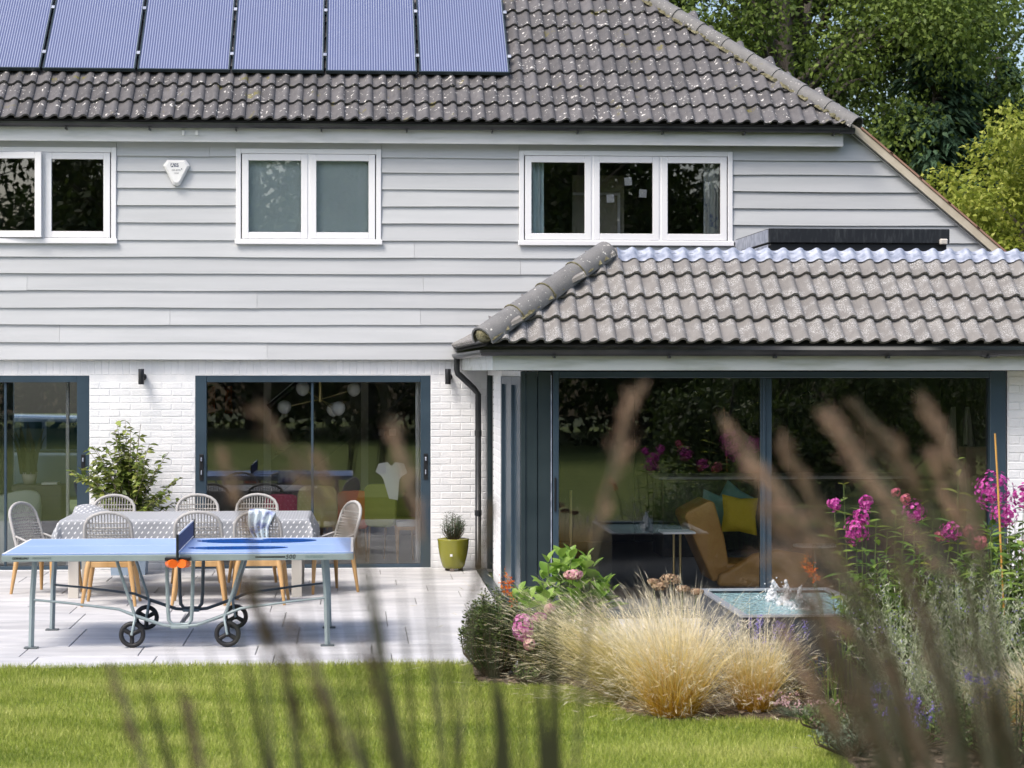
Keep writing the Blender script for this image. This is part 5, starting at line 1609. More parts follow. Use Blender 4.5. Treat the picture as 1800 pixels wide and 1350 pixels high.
cam_t = thing('camellia', 'leafy camellia in a blue grey planter between the two glass doors', 'camellia', (-2.40, -.42, 0))
MB().prism([(-.18, 0), (.18, 0), (.2, .36), (-.2, .36)], 'y', -.17, .17).build('planter', pmat('blue_grey_planter', (.25, .33, .43), (.30, .38, .48), 10, .5), cam_t)
M['cam_leaf'] = leaf_object_mat('camellia_leaf', [(.12, .18, .035), (.20, .27, .06), (.34, .37, .10), (.10, .145, .03)], .15, .22, .6)
CL = [leaf_mesh('leaf', M['cam_leaf'], .10, .052, .3, .35), leaf_mesh('leaf', M['cam_leaf'], .085, .045, .2, .5)]
g = random.Random(17); stems = MB(); nleaf = 0
CP, CA, CN = [], [], []
for i in range(54):
    a = g.uniform(0, 6.28); q = g.random() ** .6
    zt = g.uniform(.78, 1.72) if q < .6 else g.uniform(.75, 1.42)
    rr = q * (.68 if zt < 1.3 else .46)
    top = Vector((rr * math.cos(a), rr * math.sin(a) * .7, zt)); bs = Vector((g.uniform(-.05, .05), g.uniform(-.05, .05), .36))
    mid = Vector((top.x * .35, top.y * .35, (zt + .36) * .58)); cv = lambda s: bs * (1 - s) ** 2 + mid * 2 * s * (1 - s) + top * s * s
    stems.tube([cv(s) for s in (0, .25, .5, .75, 1)], [.009, .007, .005, .004, .002], 5, cap=False)
    for k in range(9):
        s = 1 - (k * .055 + g.uniform(0, .03)); an = g.uniform(0, 6.28); el = g.uniform(-.5, .7)
        f = Vector((math.cos(an) * math.cos(el), math.sin(an) * math.cos(el), math.sin(el)))
        for w2 in range(4):
            a3 = g.uniform(0, 6.28); e3 = g.uniform(-.6, .7); CP.append(tuple(cv(max(.3, s - g.uniform(0, .3))))); CA.append((math.cos(a3) * math.cos(e3), math.sin(a3) * math.cos(e3), math.sin(e3))); CN.append((g.gauss(0, .5), g.gauss(0, .5), 1))
        if nleaf < 298 and (k < 6 or i % 2): put(CL[k % 2], orient(cv(s), f, (0, 0, 1), g.uniform(-.7, .7), g.uniform(.75, 1.2)), cam_t, 'leaf'); nleaf += 1
V, F = quads(np.array(CP), np.array(CA), np.array(CN), .092, .05, .15)
tag(link('inner_foliage', np_mesh('inner_foliage', V, F, leafmat('camellia_inner', [(.10, .15, .035), (.20, .26, .06), (.34, .37, .10)], .15, .25, .6)), cam_t), kind='stuff')
stems.build('stems', pmat('camellia_bark', (.26, .22, .16), rough=.8), cam_t)
# ================================================================== trees
M['bark_t'] = pmat('tree_bark', (.06, .05, .04), (.12, .10, .08), 6, .9, .2, 20, stretch=(2, 2, .4))
M['oak_leaf'] = leafmat('broad_tree_leaf', [(.06, .095, .02), (.12, .18, .032), (.22, .29, .06)], .35, .5, .3)
M['bright_leaf'] = leafmat('yellow_green_tree_leaf', [(.18, .23, .03), (.31, .36, .055), (.46, .48, .10)], .4, .5, .3)
M['fir_leaf'] = leafmat('conifer_needle', [(.035, .075, .042), (.07, .13, .07), (.12, .19, .10)], .2, .6, .3)
M['dark_leaf'] = leafmat('dark_tree_leaf', [(.03, .05, .014), (.06, .095, .024), (.12, .17, .038)], .3, .5, .3)
def crown_geo(g, clumps, n_leaf, l, w, flat=.7):
    C = np.array([c[:3] for c in clumps]); Rr = np.array([c[3] for c in clumps])
    pr = Rr ** 2 / np.sum(Rr ** 2)
    i = g.choice(len(C), n_leaf, p=pr)
    d = unit(g.normal(0, 1, (n_leaf, 3)))
    r = g.random(n_leaf)[:, None] ** .42
    P = C[i] + d * r * Rr[i][:, None] * np.array([1, 1, flat]) * g.uniform(.8, 1.15, (n_leaf, 1))
    A = unit(d * .6 + g.normal(0, .7, (n_leaf, 3)) + np.array([0, 0, -.2]))
    Nn = unit(d * .7 + g.normal(0, .6, (n_leaf, 3)) + np.array([0, 0, .8]))
    return quads(P, A, Nn, l * g.uniform(.6, 1.3, n_leaf), w * g.uniform(.6, 1.3, n_leaf), .15)
def broad_tree(name, label, x, y, h, r, z0, n_clump, n_leaf, leaf, mat, seed, group=None, cr=.27, shell=.55, cat='tree'):
    g = np.random.default_rng(seed); q = random.Random(seed)
    t = thing(name, label, cat, (x, y, -.02), 0, group)
    cz, hz = (h + z0) / 2, (h - z0) / 2
    clumps = []
    for k in range(n_clump):
        d = unit(g.normal(0, 1, (1, 3)))[0]; s = shell + (1 - shell) * g.random() ** .5
        clumps.append((d[0] * r * s, d[1] * r * s, cz + d[2] * hz * s, r * cr * g.uniform(.6, 1.3)))
    tr = MB(); rt = max(.08, h * .022)
    tr.tube([(0, 0, 0), (q.uniform(-.2, .2), q.uniform(-.2, .2), z0 * .9 + .3), (q.uniform(-.3, .3), q.uniform(-.3, .3), cz), (0, 0, h * .93)], [rt * 1.25, rt, rt * .6, rt * .12], 9)
    tr.build('trunk', M['bark_t'], t)
    lb = MB()
    for c in clumps[:max(10, n_clump // 3)]:
        s = Vector((0, 0, max(z0 * .8, c[2] - .45 * math.hypot(c[0], c[1]) - .3)))
        e = Vector(c[:3]); m_ = (s + e) / 2 + Vector((0, 0, .12 * (e - s).length)); lb.tube([s, m_, e], [rt * .26, rt * .15, rt * .04], 6, cap=False)
    lb.build('limbs', M['bark_t'], t)
    V, F = crown_geo(g, clumps, n_leaf, leaf, leaf * .62)
    tag(link('crown', np_mesh('crown', V, F, mat), t), kind='stuff')
    return t
def conifer(name, label, x, y, h, r, z0, mat, seed, n_br=150, per=170, group=None):
    g = np.random.default_rng(seed); t = thing(name, label, 'tree', (x, y, -.02), 0, group)
    MB().tube([(0, 0, 0), (0, 0, h * .5), (0, 0, h)], [h * .02, h * .012, .01], 8).build('trunk', M['bark_t'], t)
    Ps, As, Ns = [], [], []; lb = MB()
    for k in range(n_br):
        f = g.random() ** .8; z = z0 + (h - z0) * f; L_ = r * (1 - f) ** .75 * g.uniform(.7, 1.1) + .15
        a = g.uniform(0, 6.28); d = np.array([math.cos(a), math.sin(a), 0])
        tip = np.array([0, 0, z]) + d * L_ + np.array([0, 0, L_ * g.uniform(-.15, .3)])
        lb.tube([(0, 0, z), (np.array([0, 0, z]) * .5 + tip * .5 + np.array([0, 0, .05 * L_])), tip], [.03, .02, .006], 4, cap=False)
        n = int(per * (.4 + L_ / r)); s = g.uniform(.15, 1.02, n)[:, None]
        P = np.array([[0, 0, z]]) * (1 - s) + tip * s
        sd_ = np.array([-d[1], d[0], 0]); wv = (1.15 - s[:, 0]) * L_ * .32
        P = P + sd_ * (g.normal(0, 1, n) * wv)[:, None] + np.array([0, 0, 1]) * g.normal(-.04, .09, n)[:, None] * L_
        Ps.append(P); As.append(d * .9 + sd_ * g.normal(0, .6, n)[:, None] + np.array([0, 0, -.45])); Ns.append(g.normal(0, .4, (n, 3)) + np.array([0, 0, 1]))
    lb.build('limbs', M['bark_t'], t)
    P, A, Nn = map(np.concatenate, (Ps, As, Ns)); n = len(P)
    V, F = quads(P, A, Nn, g.uniform(.12, .30, n), g.uniform(.04, .09, n), .2)
    tag(link('crown', np_mesh('crown', V, F, mat), t), kind='stuff')
GB = 'trees behind the house'
broad_tree('broadleaf_tree', 'large mid green broadleaf tree rising behind the roof hip', 7.6, 15, 13.5, 4.6, 1.5, 170, 130000, .10, M['oak_leaf'], 101, GB, .19)
broad_tree('broadleaf_tree', 'dark broadleaf tree behind the right end of the roof', 9.0, 19, 15.0, 3.7, 1.0, 150, 90000, .12, M['dark_leaf'], 102, GB, .19)
broad_tree('broadleaf_tree', 'thin crowned tree with sky showing through in the top right corner', 13.6, 24, 17, 4.6, 3.0, 80, 24000, .15, M['oak_leaf'], 103, GB, .2, .4)
conifer('conifer', 'blue green conifer with drooping sprays between the dark trees and the yellow maple', 9.75, 12.0, 7.9, 2.3, .2, M['fir_leaf'], 104, group=GB)
conifer('conifer', 'blue green conifer half hidden by the maple at the right edge', 11.1, 13.0, 7.6, 2.2, .2, M['fir_leaf'], 105, 120, group=GB)
broad_tree('maple_tree', 'yellow green maple at the right edge beside the sloping verge', 10.15, 7.5, 6.1, 1.75, 1.2, 80, 26000, .095, M['bright_leaf'], 106, GB, .26, .35)
broad_tree('hedge_tree', 'dark hedge tree low behind the maple', 12.5, 17, 6.5, 3.2, .0, 60, 30000, .14, M['dark_leaf'], 107, GB, .3, .3)
broad_tree('broadleaf_tree', 'far dark tree top behind the main roof, left of the large broadleaf tree', 4.0, 24, 14.5, 4.5, 2.0, 70, 30000, .16, M['dark_leaf'], 108, GB, .26)
# the garden's far side, seen mirrored in the glass
GM = 'trees across the garden, mirrored in the glass'
pr = broad_tree('garden_tree', 'dark tree across the garden, seen only mirrored in the glass', -16, -48, 15, 5.2, -1.0, 80, 15000, .30, M['dark_leaf'], 120, GM, .3, .25)
for i, (x, y, s, a) in enumerate([(-8, -52, 1.1, 1.0), (0.5, -46, .95, 2.2), (8, -50, 1.05, 3.3), (15, -46, 1.0, 4.1), (22, -52, 1.15, 5.0), (-24, -50, 1.1, .4), (-12, -60, 1.3, 2.9), (4.5, -60, 1.35, 1.7), (12, -62, 1.3, .2), (-3.5, -58, 1.25, 3.9)]):
    c = copy_tree(pr); c.location = (x, y, -.02); c.scale = (s, s, s); c.rotation_euler = (0, 0, a)

for i, (x, y, h, r_) in enumerate([(5.4, -16.5, 2.2, 1.0), (6.6, -19.5, 2.6, 1.3), (8.2, -22.5, 3.2, 1.6), (10.2, -26, 3.6, 1.9), (6.9, -25.5, 2.2, 1.3), (12.5, -30, 4.2, 2.3), (9.2, -31, 3.0, 2.0)]):  # unseen shrubs added to darken the bright lawn reflection in the extension glass
    broad_tree('unseen_shrub', 'dark unseen shrub added to cover the lawn mirrored in the extension glass', x, y, h, r_, -.2, 26, 5000, .12, M['dark_leaf'], 140 + i, 'added unseen shrubs, mirrored in the glass', .34, .2, 'shrub')
# ================================================================== rooms behind the glass
def bev(o, w=.02, seg=3):
    m = o.modifiers.new('bevel', 'BEVEL'); m.width = w; m.segments = seg; m.limit_method = 'ANGLE'; m.angle_limit = R(30)
    for p in o.data.polygons: p.use_smooth = True
    return o
def poly_at(pts, Y): return [(on_plane(px, py, Y).x, on_plane(px, py, Y).z) for px, py in pts]
M['leather'] = pmat('tan_leather', (.40, .21, .055), (.48, .27, .08), 6, .42)
M['mustard'] = pmat('mustard_velvet', (.78, .56, .035), (.82, .60, .05), 8, .8)
M['teal'] = pmat('teal_cushion', (.16, .36, .31), (.22, .42, .37), 8, .8)
M['sofa'] = pmat('charcoal_sofa', (.07, .075, .075), (.10, .105, .10), 20, .85)
M['chrome'] = pmat('brushed_steel', (.6, .6, .58), rough=.25, metal=1.0)
M['brass'] = pmat('brass', (.62, .50, .26), rough=.3, metal=.8)
M['orange_fab'] = pmat('orange_fabric', (.55, .14, .04), rough=.8); M['red_fab'] = pmat('raspberry_fabric', (.42, .03, .08), rough=.8)
M['olive_fab'] = pmat('olive_fabric', (.42, .39, .13), (.46, .43, .16), 9, .7); M['green_fab'] = pmat('green_fabric', (.27, .30, .07), rough=.8)
M['pale_fab'] = pmat('pale_sage_fabric', (.50, .56, .49), (.56, .61, .54), 6, .85)
M['globe'] = pmat('opal_glass', (.75, .75, .73), rough=.15)

# globe chandelier
ch = thing('chandelier', 'branching chandelier with opal glass globes inside the middle glass door', 'chandelier')
hub = on_plane(563, 702, .8)
MB().tube([hub + Vector((0, 0, .45)), hub + Vector((0, 0, -.03))], [.012, .022], 8).build('stem', M['brass'], ch)
for px, py, dy in ((532, 683, -.1), (500, 716, .15), (595, 718, -.12), (622, 685, .1), (586, 720, .3)):
    p = on_plane(px, py, .8 + dy)
    MB().tube([hub, p], .006, 6).build('arm', M['brass'], ch)
    gl = MB().lathe([(.03, -.078), (.055, -.058), (.074, -.025), (.08, .01), (.072, .045), (.05, .068), (.02, .08), (0, .081)], 18, M=Matrix.Translation(p) @ Matrix.Rotation(rng.uniform(.2, .8), 4, 'X')).build('globe', M['globe'], ch)
# staircase
st = thing('staircase', 'dark open staircase rising to the right inside the middle room', 'staircase')
MB().prism(poly_at([(470, 850), (470, 815), (650, 675), (720, 675), (720, 690), (496, 865)], 3.4), 'y', 3.38, 3.42).build('stringer', M['room_dark'], st)
for k in range(7):
    p = on_plane(505 + k * 24, 800 - k * 18, 3.45); MB().box(p.x - .16, p.x + .16, 3.43, 4.3, p.z, p.z + .035).build('tread', pmat('tread_wood', (.16, .11, .07), rough=.5), st)
a, b = on_plane(472, 716, 3.0), on_plane(525, 672, 3.0)
MB().tube([a, b], .04, 6).build('handrail', M['black'], st); MB().tube([a + Vector((0, -.03, .05)), b + Vector((0, -.03, .05))], .008, 5).build('rail_trim', M['white'], st)
for px in (470, 641):
    p = on_plane(px, 700, 3.1); tag(MB().box(p.x - .045, p.x + .045, 3.06, 3.15, 0, 2.36).build('newel_post', M['cream'], st))
# dining chairs with fabric backs
def fabric_chair(label, px, py, Y, w, h, mat, rz=0):
    p = on_plane(px, py, Y); t = thing('upholstered_chair', label, 'chair', (p.x, Y, 0), rz, 'fabric chairs inside the middle room')
    zt = p.z
    n = 20; vs = []
    pr_ = [(w / 2 * math.copysign(abs(math.cos(q)) ** .45, math.cos(q)), zt - h / 2 + h / 2 * math.copysign(abs(math.sin(q)) ** .5, math.sin(q))) for q in np.linspace(0, 2 * math.pi, n, endpoint=False)]
    bev(MB().prism(pr_, 'y', -.03, .035).build('backrest', mat, t), .02)
    bev(MB().box(-w / 2, w / 2, .05, .5, .42, .50).build('seat', mat, t), .025)
    for sx in (-1, 1):
        for yy in (.07, .46): MB().tube([(sx * w * .4, yy, .43), (sx * w * .45, yy, 0)], [.018, .011], 6).build('leg', M['oak'], t)
fabric_chair('olive fabric chair with rounded back just inside the middle glass door', 558, 853, .55, .46, .48, M['olive_fab'])
fabric_chair('orange fabric chair inside the middle glass door', 620, 862, .8, .42, .45, M['orange_fab'], .3)
fabric_chair('raspberry fabric chair inside behind the woven chairs', 495, 868, .8, .42, .45, M['red_fab'], -.2)
fabric_chair('green fabric chair inside under the white shirt', 668, 850, .75, .42, .5, M['green_fab'], -.5)
# shirt hung on the green chair
p = on_plane(688, 815, .62)
sh = [(-.16, 0), (-.05, .02), (0, -.03), (.05, .02), (.16, 0), (.2, -.12), (.13, -.16), (.10, -.2), (.08, -.46), (-.03, -.44), (-.10, -.2), (-.13, -.15), (-.2, -.1)]
tag(MB().prism([(p.x + q[0] * .9, p.z + q[1] * .9) for q in sh], 'y', .61, .635).build('shirt', M['white']), 'white printed shirt hung on the green chair inside', 'shirt')
# upholstered stool
p = on_plane(718, 915, .6)
stl = thing('stool', 'wooden stool with pale padded seat inside the right end of the middle door', 'stool', (p.x, .6, 0))
bev(MB().box(-.14, .14, -.15, .15, p.z - .06, p.z).build('seat', M['cream'], stl), .02)
for sx in (-1, 1):
    for sy in (-1, 1): MB().tube([(sx * .12, sy * .12, p.z - .06), (sx * .125, sy * .125, 0)], [.018, .012], 6).build('leg', M['oak'], stl)
MB().box(-.13, .13, -.14, -.12, p.z - .1, p.z - .06).build('rail', M['oak'], stl)
# curtains
def curtain(label, x0, x1, Y, z0, z1, mat, waves=3.0, dep=.03):
    n = 24; vs = []; fs = []
    for j in range(9):
        z = z0 + (z1 - z0) * j / 8
        for i in range(n + 1):
            t = i / n; vs.append((x0 + (x1 - x0) * t, Y + dep * math.sin(t * waves * 6.28 + .4 * math.sin(j)), z))
    for j in range(8):
        for i in range(n): fs.append((j * (n + 1) + i, j * (n + 1) + i + 1, (j + 1) * (n + 1) + i + 1, (j + 1) * (n + 1) + i))
    tag(MB().add(vs, fs, True).build('curtain', mat), label, 'curtain')
curtain('narrow white curtain at the right end of the middle glass door', .70, .785, .22, .02, 2.1, M['white'], 2)
curtain('white curtain strip inside the left glass door', -3.17, -3.13, .3, .02, 2.1, M['white'], 1)
# wall fittings
for px, lab in ((670, 'square white switch plate on the back wall, left of two'), (690, 'square white switch plate on the back wall, right of two')):
    p = on_plane(px, 760, 4.89); tag(MB().box(p.x - .045, p.x + .045, 4.878, 4.898, p.z - .045, p.z + .045, .004).build('switch_plate', M['white']), lab, 'switch', 'switch plates')
for px, lab in ((372, 'left of two narrow orange wall hangings in the middle room'), (402, 'right of two narrow orange wall hangings in the middle room')):
    p = on_plane(px, 700, 4.88); tag(MB().box(p.x - .05, p.x + .05, 4.87, 4.898, p.z - .2, p.z + .16, .01).build('wall_hanging', M['orange_fab']), lab, 'wall hanging', 'orange wall hangings')

# left room
p = on_plane(22, 862, 1.0)
tub = thing('tub_armchair', 'pale sage tub armchair inside the left glass door', 'armchair', (p.x - .05, 1.0, 0))
vs = []; fs = []; n = 28
for (r_, z, dz) in ((.30, .02, 0), (.36, .3, 0), (.38, .55, .12), (.36, .62, .2), (.33, .6, .2), (.31, .44, 0), (.0, .42, 0)):
    for k in range(n):
        a = 2 * math.pi * k / n; hgt = max(0, math.sin(a + .5)) ** .8
        vs.append((r_ * math.cos(a), r_ * math.sin(a), z + dz * hgt))
for j in range(6):
    for k in range(n): fs.append((j * n + k, j * n + (k + 1) % n, (j + 1) * n + (k + 1) % n, (j + 1) * n + k))
MB().add(vs, fs, True).build('shell', M['pale_fab'], tub)
MB().lathe([(0, .42), (.28, .43), (.30, .48), (.27, .53), (0, .54)], 24).build('seat_cushion', M['pale_fab'], tub)
p0, p1 = on_plane(66, 852, 1.6), on_plane(106, 852, 1.6)
cb = thing('cabinet', 'dark cabinet inside the left glass door', 'cabinet', ((p0.x + p1.x) / 2 - .1, 1.7, 0))
bev(MB().box(-.32, .26, -.2, .25, 0, p0.z).build('carcass', M['room_dark'], cb), .02); MB().box(.02, .2, -.15, .1, p0.z + .001, p0.z + .025).build('papers', M['white'], cb)
sp_ = thing('spiky_plant', 'dark spiky leaved houseplant inside the left glass door', 'houseplant', (on_plane(52, 800, 1.75).x, 1.75, p0.z))
g_ = np.random.default_rng(8); k = 22
V, F, uv = ribbons(np.stack([g_.normal(0, .04, k), g_.normal(0, .04, k), np.full(k, .12)], 1), g_.uniform(0, 6.28, k), g_.uniform(.3, .62, k), g_.uniform(.03, .2, k), np.full(k, .06), 4, 1.5, .0, g_)
link('foliage', np_mesh('foliage', V, F, leafmat('houseplant_leaf', [(.02, .035, .015), (.04, .06, .02)], .1)), sp_)
MB().lathe([(0, 0), (.07, 0), (.095, .14), (.085, .14), (0, .12)], 16).build('pot', M['cream'], sp_)

# extension room
ar = thing('armchair', 'tan leather swivel armchair seen from its side inside the extension', 'armchair')
bev(MB().prism(poly_at([(1195, 905), (1198, 897), (1238, 876), (1247, 880), (1264, 940), (1272, 985), (1264, 1012), (1244, 1018)], -4.0), 'y', -4.3, -3.65).build('backrest', M['leather'], ar), .04, 4)
bev(MB().prism(poly_at([(1248, 1024), (1252, 1003), (1285, 985), (1310, 968), (1350, 960), (1405, 968), (1412, 1000), (1396, 1026)], -4.0), 'y', -4.42, -4.31).build('arm', M['leather'], ar), .04, 4)
bev(MB().prism(poly_at([(1262, 1026), (1262, 985), (1400, 985), (1405, 1020)], -4.0), 'y', -4.30, -3.65).build('seat', M['leather'], ar), .04, 4)
p = on_plane(1320, 1030, -4.0); MB().lathe([(0, .0), (.25, .0), (.25, .02), (.04, .04), (.03, .12), (0, .12)], 24, (p.x, -4.0, 0)).build('swivel_base', M['chrome'], ar)
def cushion(label, px, py, Y, s, mat, rot):
    n = 14; vs = []; fs = []
    for sd_ in (1, -1):
        for j in range(n + 1):
            for i in range(n + 1):
                u, v = -1 + 2 * i / n, -1 + 2 * j / n
                k = 1 - .10 * (1 - u * u) * 0 - .12 * (1 - abs(u)) * abs(v) ** 2 - .0
                k2 = 1 - .12 * (1 - abs(v)) * abs(u) ** 2
                th = .34 * ((1 - u ** 4) * (1 - v ** 4)) ** .6
                vs.append((u * k2 * s / 2, sd_ * th * s / 2, v * k * s / 2))
    m_ = (n + 1) ** 2
    for q in (0, 1):
        for j in range(n):
            for i in range(n): fs.append((q * m_ + j * (n + 1) + i, q * m_ + j * (n + 1) + i + 1, q * m_ + (j + 1) * (n + 1) + i + 1, q * m_ + (j + 1) * (n + 1) + i))
    p = on_plane(px, py, Y)
    tag(MB().add(vs, fs, True).build('cushion', mat, None, p, (rot[0], rot[1], rot[2])), label, 'cushion', 'cushions on the sofa')
cushion('mustard yellow cushion standing on the armchair side of the sofa', 1300, 905, -3.3, .37, M['mustard'], (-.25, .12, .15))
cushion('teal cushion behind the mustard one', 1258, 897, -3.1, .34, M['teal'], (-.2, .3, .2))
cushion('darker teal cushion peeping over the mustard one', 1288, 885, -2.95, .34, M['teal'], (-.2, .6, -.1))
so = thing('sofa', 'charcoal sofa inside the extension behind the mustard cushion', 'sofa')
p0, p1 = on_plane(1245, 890, -2.7), on_plane(1640, 890, -2.7)
bev(MB().box(p0.x, p1.x, -2.8, -2.55, .1, p0.z).build('backrest', M['sofa'], so), .06, 4)
bev(MB().box(p0.x, p1.x, -3.45, -2.81, .1, .42).build('seat', M['sofa'], so), .06, 4)
bev(MB().box(p1.x + .01, p1.x + .2, -3.45, -2.55, .1, .6).build('arm', M['sofa'], so), .05, 4)
p = on_plane(1190, 933, -4.3)
sdt = thing('side_table', 'small side table with thin steel legs inside the extension', 'side table', (p.x, -4.3, 0))
MB().box(-.15, .15, -.16, .16, p.z - .02, p.z, .004).build('table_top', M['white'], sdt)
for sx in (-.03, .03): MB().tube([(sx, 0, 0), (sx, 0, p.z - .02)], .011, 8).build('leg', M['brass'], sdt)
MB().box(-.13, .13, -.13, .13, 0, .012).build('base', M['chrome'], sdt)
p = on_plane(1432, 957, -4.2)
rt_ = thing('side_table', 'round pale side table inside the extension right of the armchair', 'side table', (p.x, -4.2, 0))
MB().lathe([(0, p.z - .02), (.2, p.z - .02), (.205, p.z - .01), (.2, p.z), (0, p.z)], 28).build('table_top', M['white'], rt_); MB().tube([(0, 0, 0), (0, 0, p.z - .02)], .02, 8).build('leg', M['chrome'], rt_)
MB().lathe([(0, 0), (.15, 0), (.14, .015), (0, .02)], 20).build('base', M['chrome'], rt_)
isl = thing('kitchen_island', 'kitchen island with thin pale worktop at the back of the extension', 'kitchen island')
p0, p1 = on_plane(1158, 838, 1.2), on_plane(1600, 838, 1.2)
MB().box(p0.x, p1.x, 1.2, 2.1, p0.z - .035, p0.z, .004).build('worktop', M['white'], isl); MB().box(p0.x + .05, p1.x - .05, 1.25, 2.05, 0, p0.z - .036).build('cabinet', M['room_dark'], isl)
for k_ in range(4):
    x0 = p0.x + .06 + k_ * (p1.x - p0.x - .12) / 4; MB().box(x0 + .005, x0 + (p1.x - p0.x - .12) / 4 - .005, 1.232, 1.249, .1, p0.z - .06, .003).build('drawer_front', M['sofa'], isl)
for px, lab in ((1222, 'dark glass pendant lamp above the left of the kitchen island'), (1419, 'dark glass pendant lamp above the middle of the kitchen island'), (1600, 'dark glass pendant lamp above the right of the kitchen island')):
    p = on_plane(px, 702, 1.6); t = thing('pendant_lamp', lab, 'pendant lamp', p, 0, 'pendant lamps over the kitchen island')
    MB().lathe([(.0, .11), (.03, .105), (.075, .06), (.095, .01), (.085, -.03), (.06, -.055)], 20).build('shade', pmat('smoked_glass', (.03, .03, .03), rough=.12), t)
    MB().lathe([(.0, -.02), (.055, -.025), (.055, -.045), (0, -.05)], 16).build('reflector', M['chrome'], t); MB().tube([(0, 0, .1), (0, 0, 2.36 - p.z)], .006, 6).build('cord', M['black'], t)
for k_ in range(5):
    x0 = 2.6 + k_ * 1.0; tag(MB().box(x0, x0 + .99, 3.6, 4.19, 0, 2.2, .004).build('tall_cupboard', M['room_dark']), ['leftmost', 'second', 'middle', 'fourth', 'rightmost'][k_] + ' dark tall cupboard along the back wall of the extension', 'cupboard', 'tall kitchen cupboards')
for i_, (px, lab) in enumerate(((1676, 'left grey towel hanging at the far right of the extension'), (1700, 'right grey towel hanging at the far right of the extension'))):
    p = on_plane(px, 715, 1.0)
    vs = []; fs = []
    for j in range(9):
        for i in range(9):
            u = i / 8 - .5; v = j / 8; vs.append((u * (.06 + .10 * v) + .03 * v * (1 if i_ else -1), .02 * math.sin(u * 14 + v), -v * (.5 + .06 * math.sin(u * 5))))
    for j in range(8):
        for i in range(8): fs.append((j * 9 + i, j * 9 + i + 1, j * 9 + i + 10, j * 9 + i + 9))
    tag(MB().add(vs, fs, True).build('towel', M['pale_fab'], None, p), lab, 'towel', 'hanging towels')
p = on_plane(1718, 815, -3.6); bev(tag(MB().box(p.x - .14, p.x + .14, -3.7, -3.45, p.z - .6, p.z + .16).build('cardboard_box', pmat('cardboard', (.36, .27, .17), rough=.8)), 'tall cardboard box at the right end inside the extension', 'box'), .006)
p = on_plane(1003, 862, -4.3)
fl = thing('floor_lamp', 'slim brass floor lamp pole at the left inside the extension', 'floor lamp', (p.x, -4.3, 0)); MB().tube([(0, 0, .02), (0, 0, p.z)], .014, 8).build('pole', M['brass'], fl); MB().lathe([(0, 0), (.1, 0), (.1, .015), (0, .02)], 20).build('base', M['brass'], fl)

# upper right bedroom
curtain('pale plain curtain at the left of the three pane upper window', 1.95, 2.13, .10, 3.6, 4.6, M['blind'], 2.5)
M['floral'] = pmat('floral_curtain', (.60, .64, .60), (.20, .25, .38), 12, .8, lo=.55, hi=.68)
curtain('flower patterned curtain at the right of the three pane upper window', 3.93, 4.10, .10, 3.6, 4.6, M['floral'], 2.5)
for px, py, lab in ((1104, 319, 'top paper note stuck inside the middle pane'), (1130, 340, 'right paper note stuck inside the middle pane'), (1073, 349, 'left paper note stuck inside the middle pane')):
    p = on_plane(px, py, .02); o = tag(MB().box(-.042, .042, -.0015, .0015, -.045, .045).build('paper_note', M['white'], None, (p.x, .02, p.z), (0, rng.uniform(-.1, .1), 0)), lab, 'note', 'paper notes on the upper window')
for px, cl, lab in ((1185, (.25, .12, .06), 'small brown ornament'), (1205, (.10, .25, .55), 'small blue ornament'), (1228, (.6, .55, .45), 'small cream shell ornament'), (1246, (.5, .5, .2), 'small yellow ornament'), (936, (.05, .15, .6), 'small blue ornament beside the plain curtain')):
    p = on_plane(px, 402, .1); tag(MB().ball((p.x, .1, WZ0 + .09), .03, 10, 7, (1.2, .8, .9), .2).build('ornament', pmat('ornament', cl, rough=.4)), lab + ' on the sill of the three pane upper window', 'ornament', 'ornaments on the upper sill')

# car parked beyond the rear window of the left room
car = thing('parked_car', 'silver blue car parked beyond the house, seen through the left room', 'car', (-4.3, 9.8, 0))
M['car'] = pmat('silver_blue_paint', (.30, .38, .44), rough=.25, metal=.3, coat=.5)
bev(MB().prism([(-2.0, .25), (2.1, .25), (2.15, .7), (1.95, .86), (1.0, .95), (-1.9, .98), (-2.1, .75)], 'y', -.85, .85).build('body', M['car'], car), .07)
bev(MB().prism([(-1.85, .97), (1.0, .95), (.35, 1.48), (-1.3, 1.52)], 'y', -.74, .74).build('cabin', M['car'], car), .06)
MB().prism([(-1.55, 1.02), (-.35, 1.01), (-.35, 1.42), (-1.2, 1.42)], 'y', -.752, -.742).prism([(-.28, 1.01), (.72, 1.0), (.28, 1.40), (-.28, 1.42)], 'y', -.752, -.742).build('side_window', pmat('car_glass', (.03, .07, .07), rough=.05), car)
for x in (-1.35, 1.3):
    wm = Matrix.Translation((x, -.8, .32)) @ Matrix.Rotation(R(90), 4, 'X'); wh = MB().lathe([(0, -.1), (.26, -.1), (.32, -.08), (.32, .08), (.26, .1), (0, .1)], 28, M=wm).build('wheel', M['rubber'], car); MB().lathe([(0, .105), (.2, .105), (.2, .1), (.0, .1)], 20, M=wm).build('rim', M['chrome'], wh)
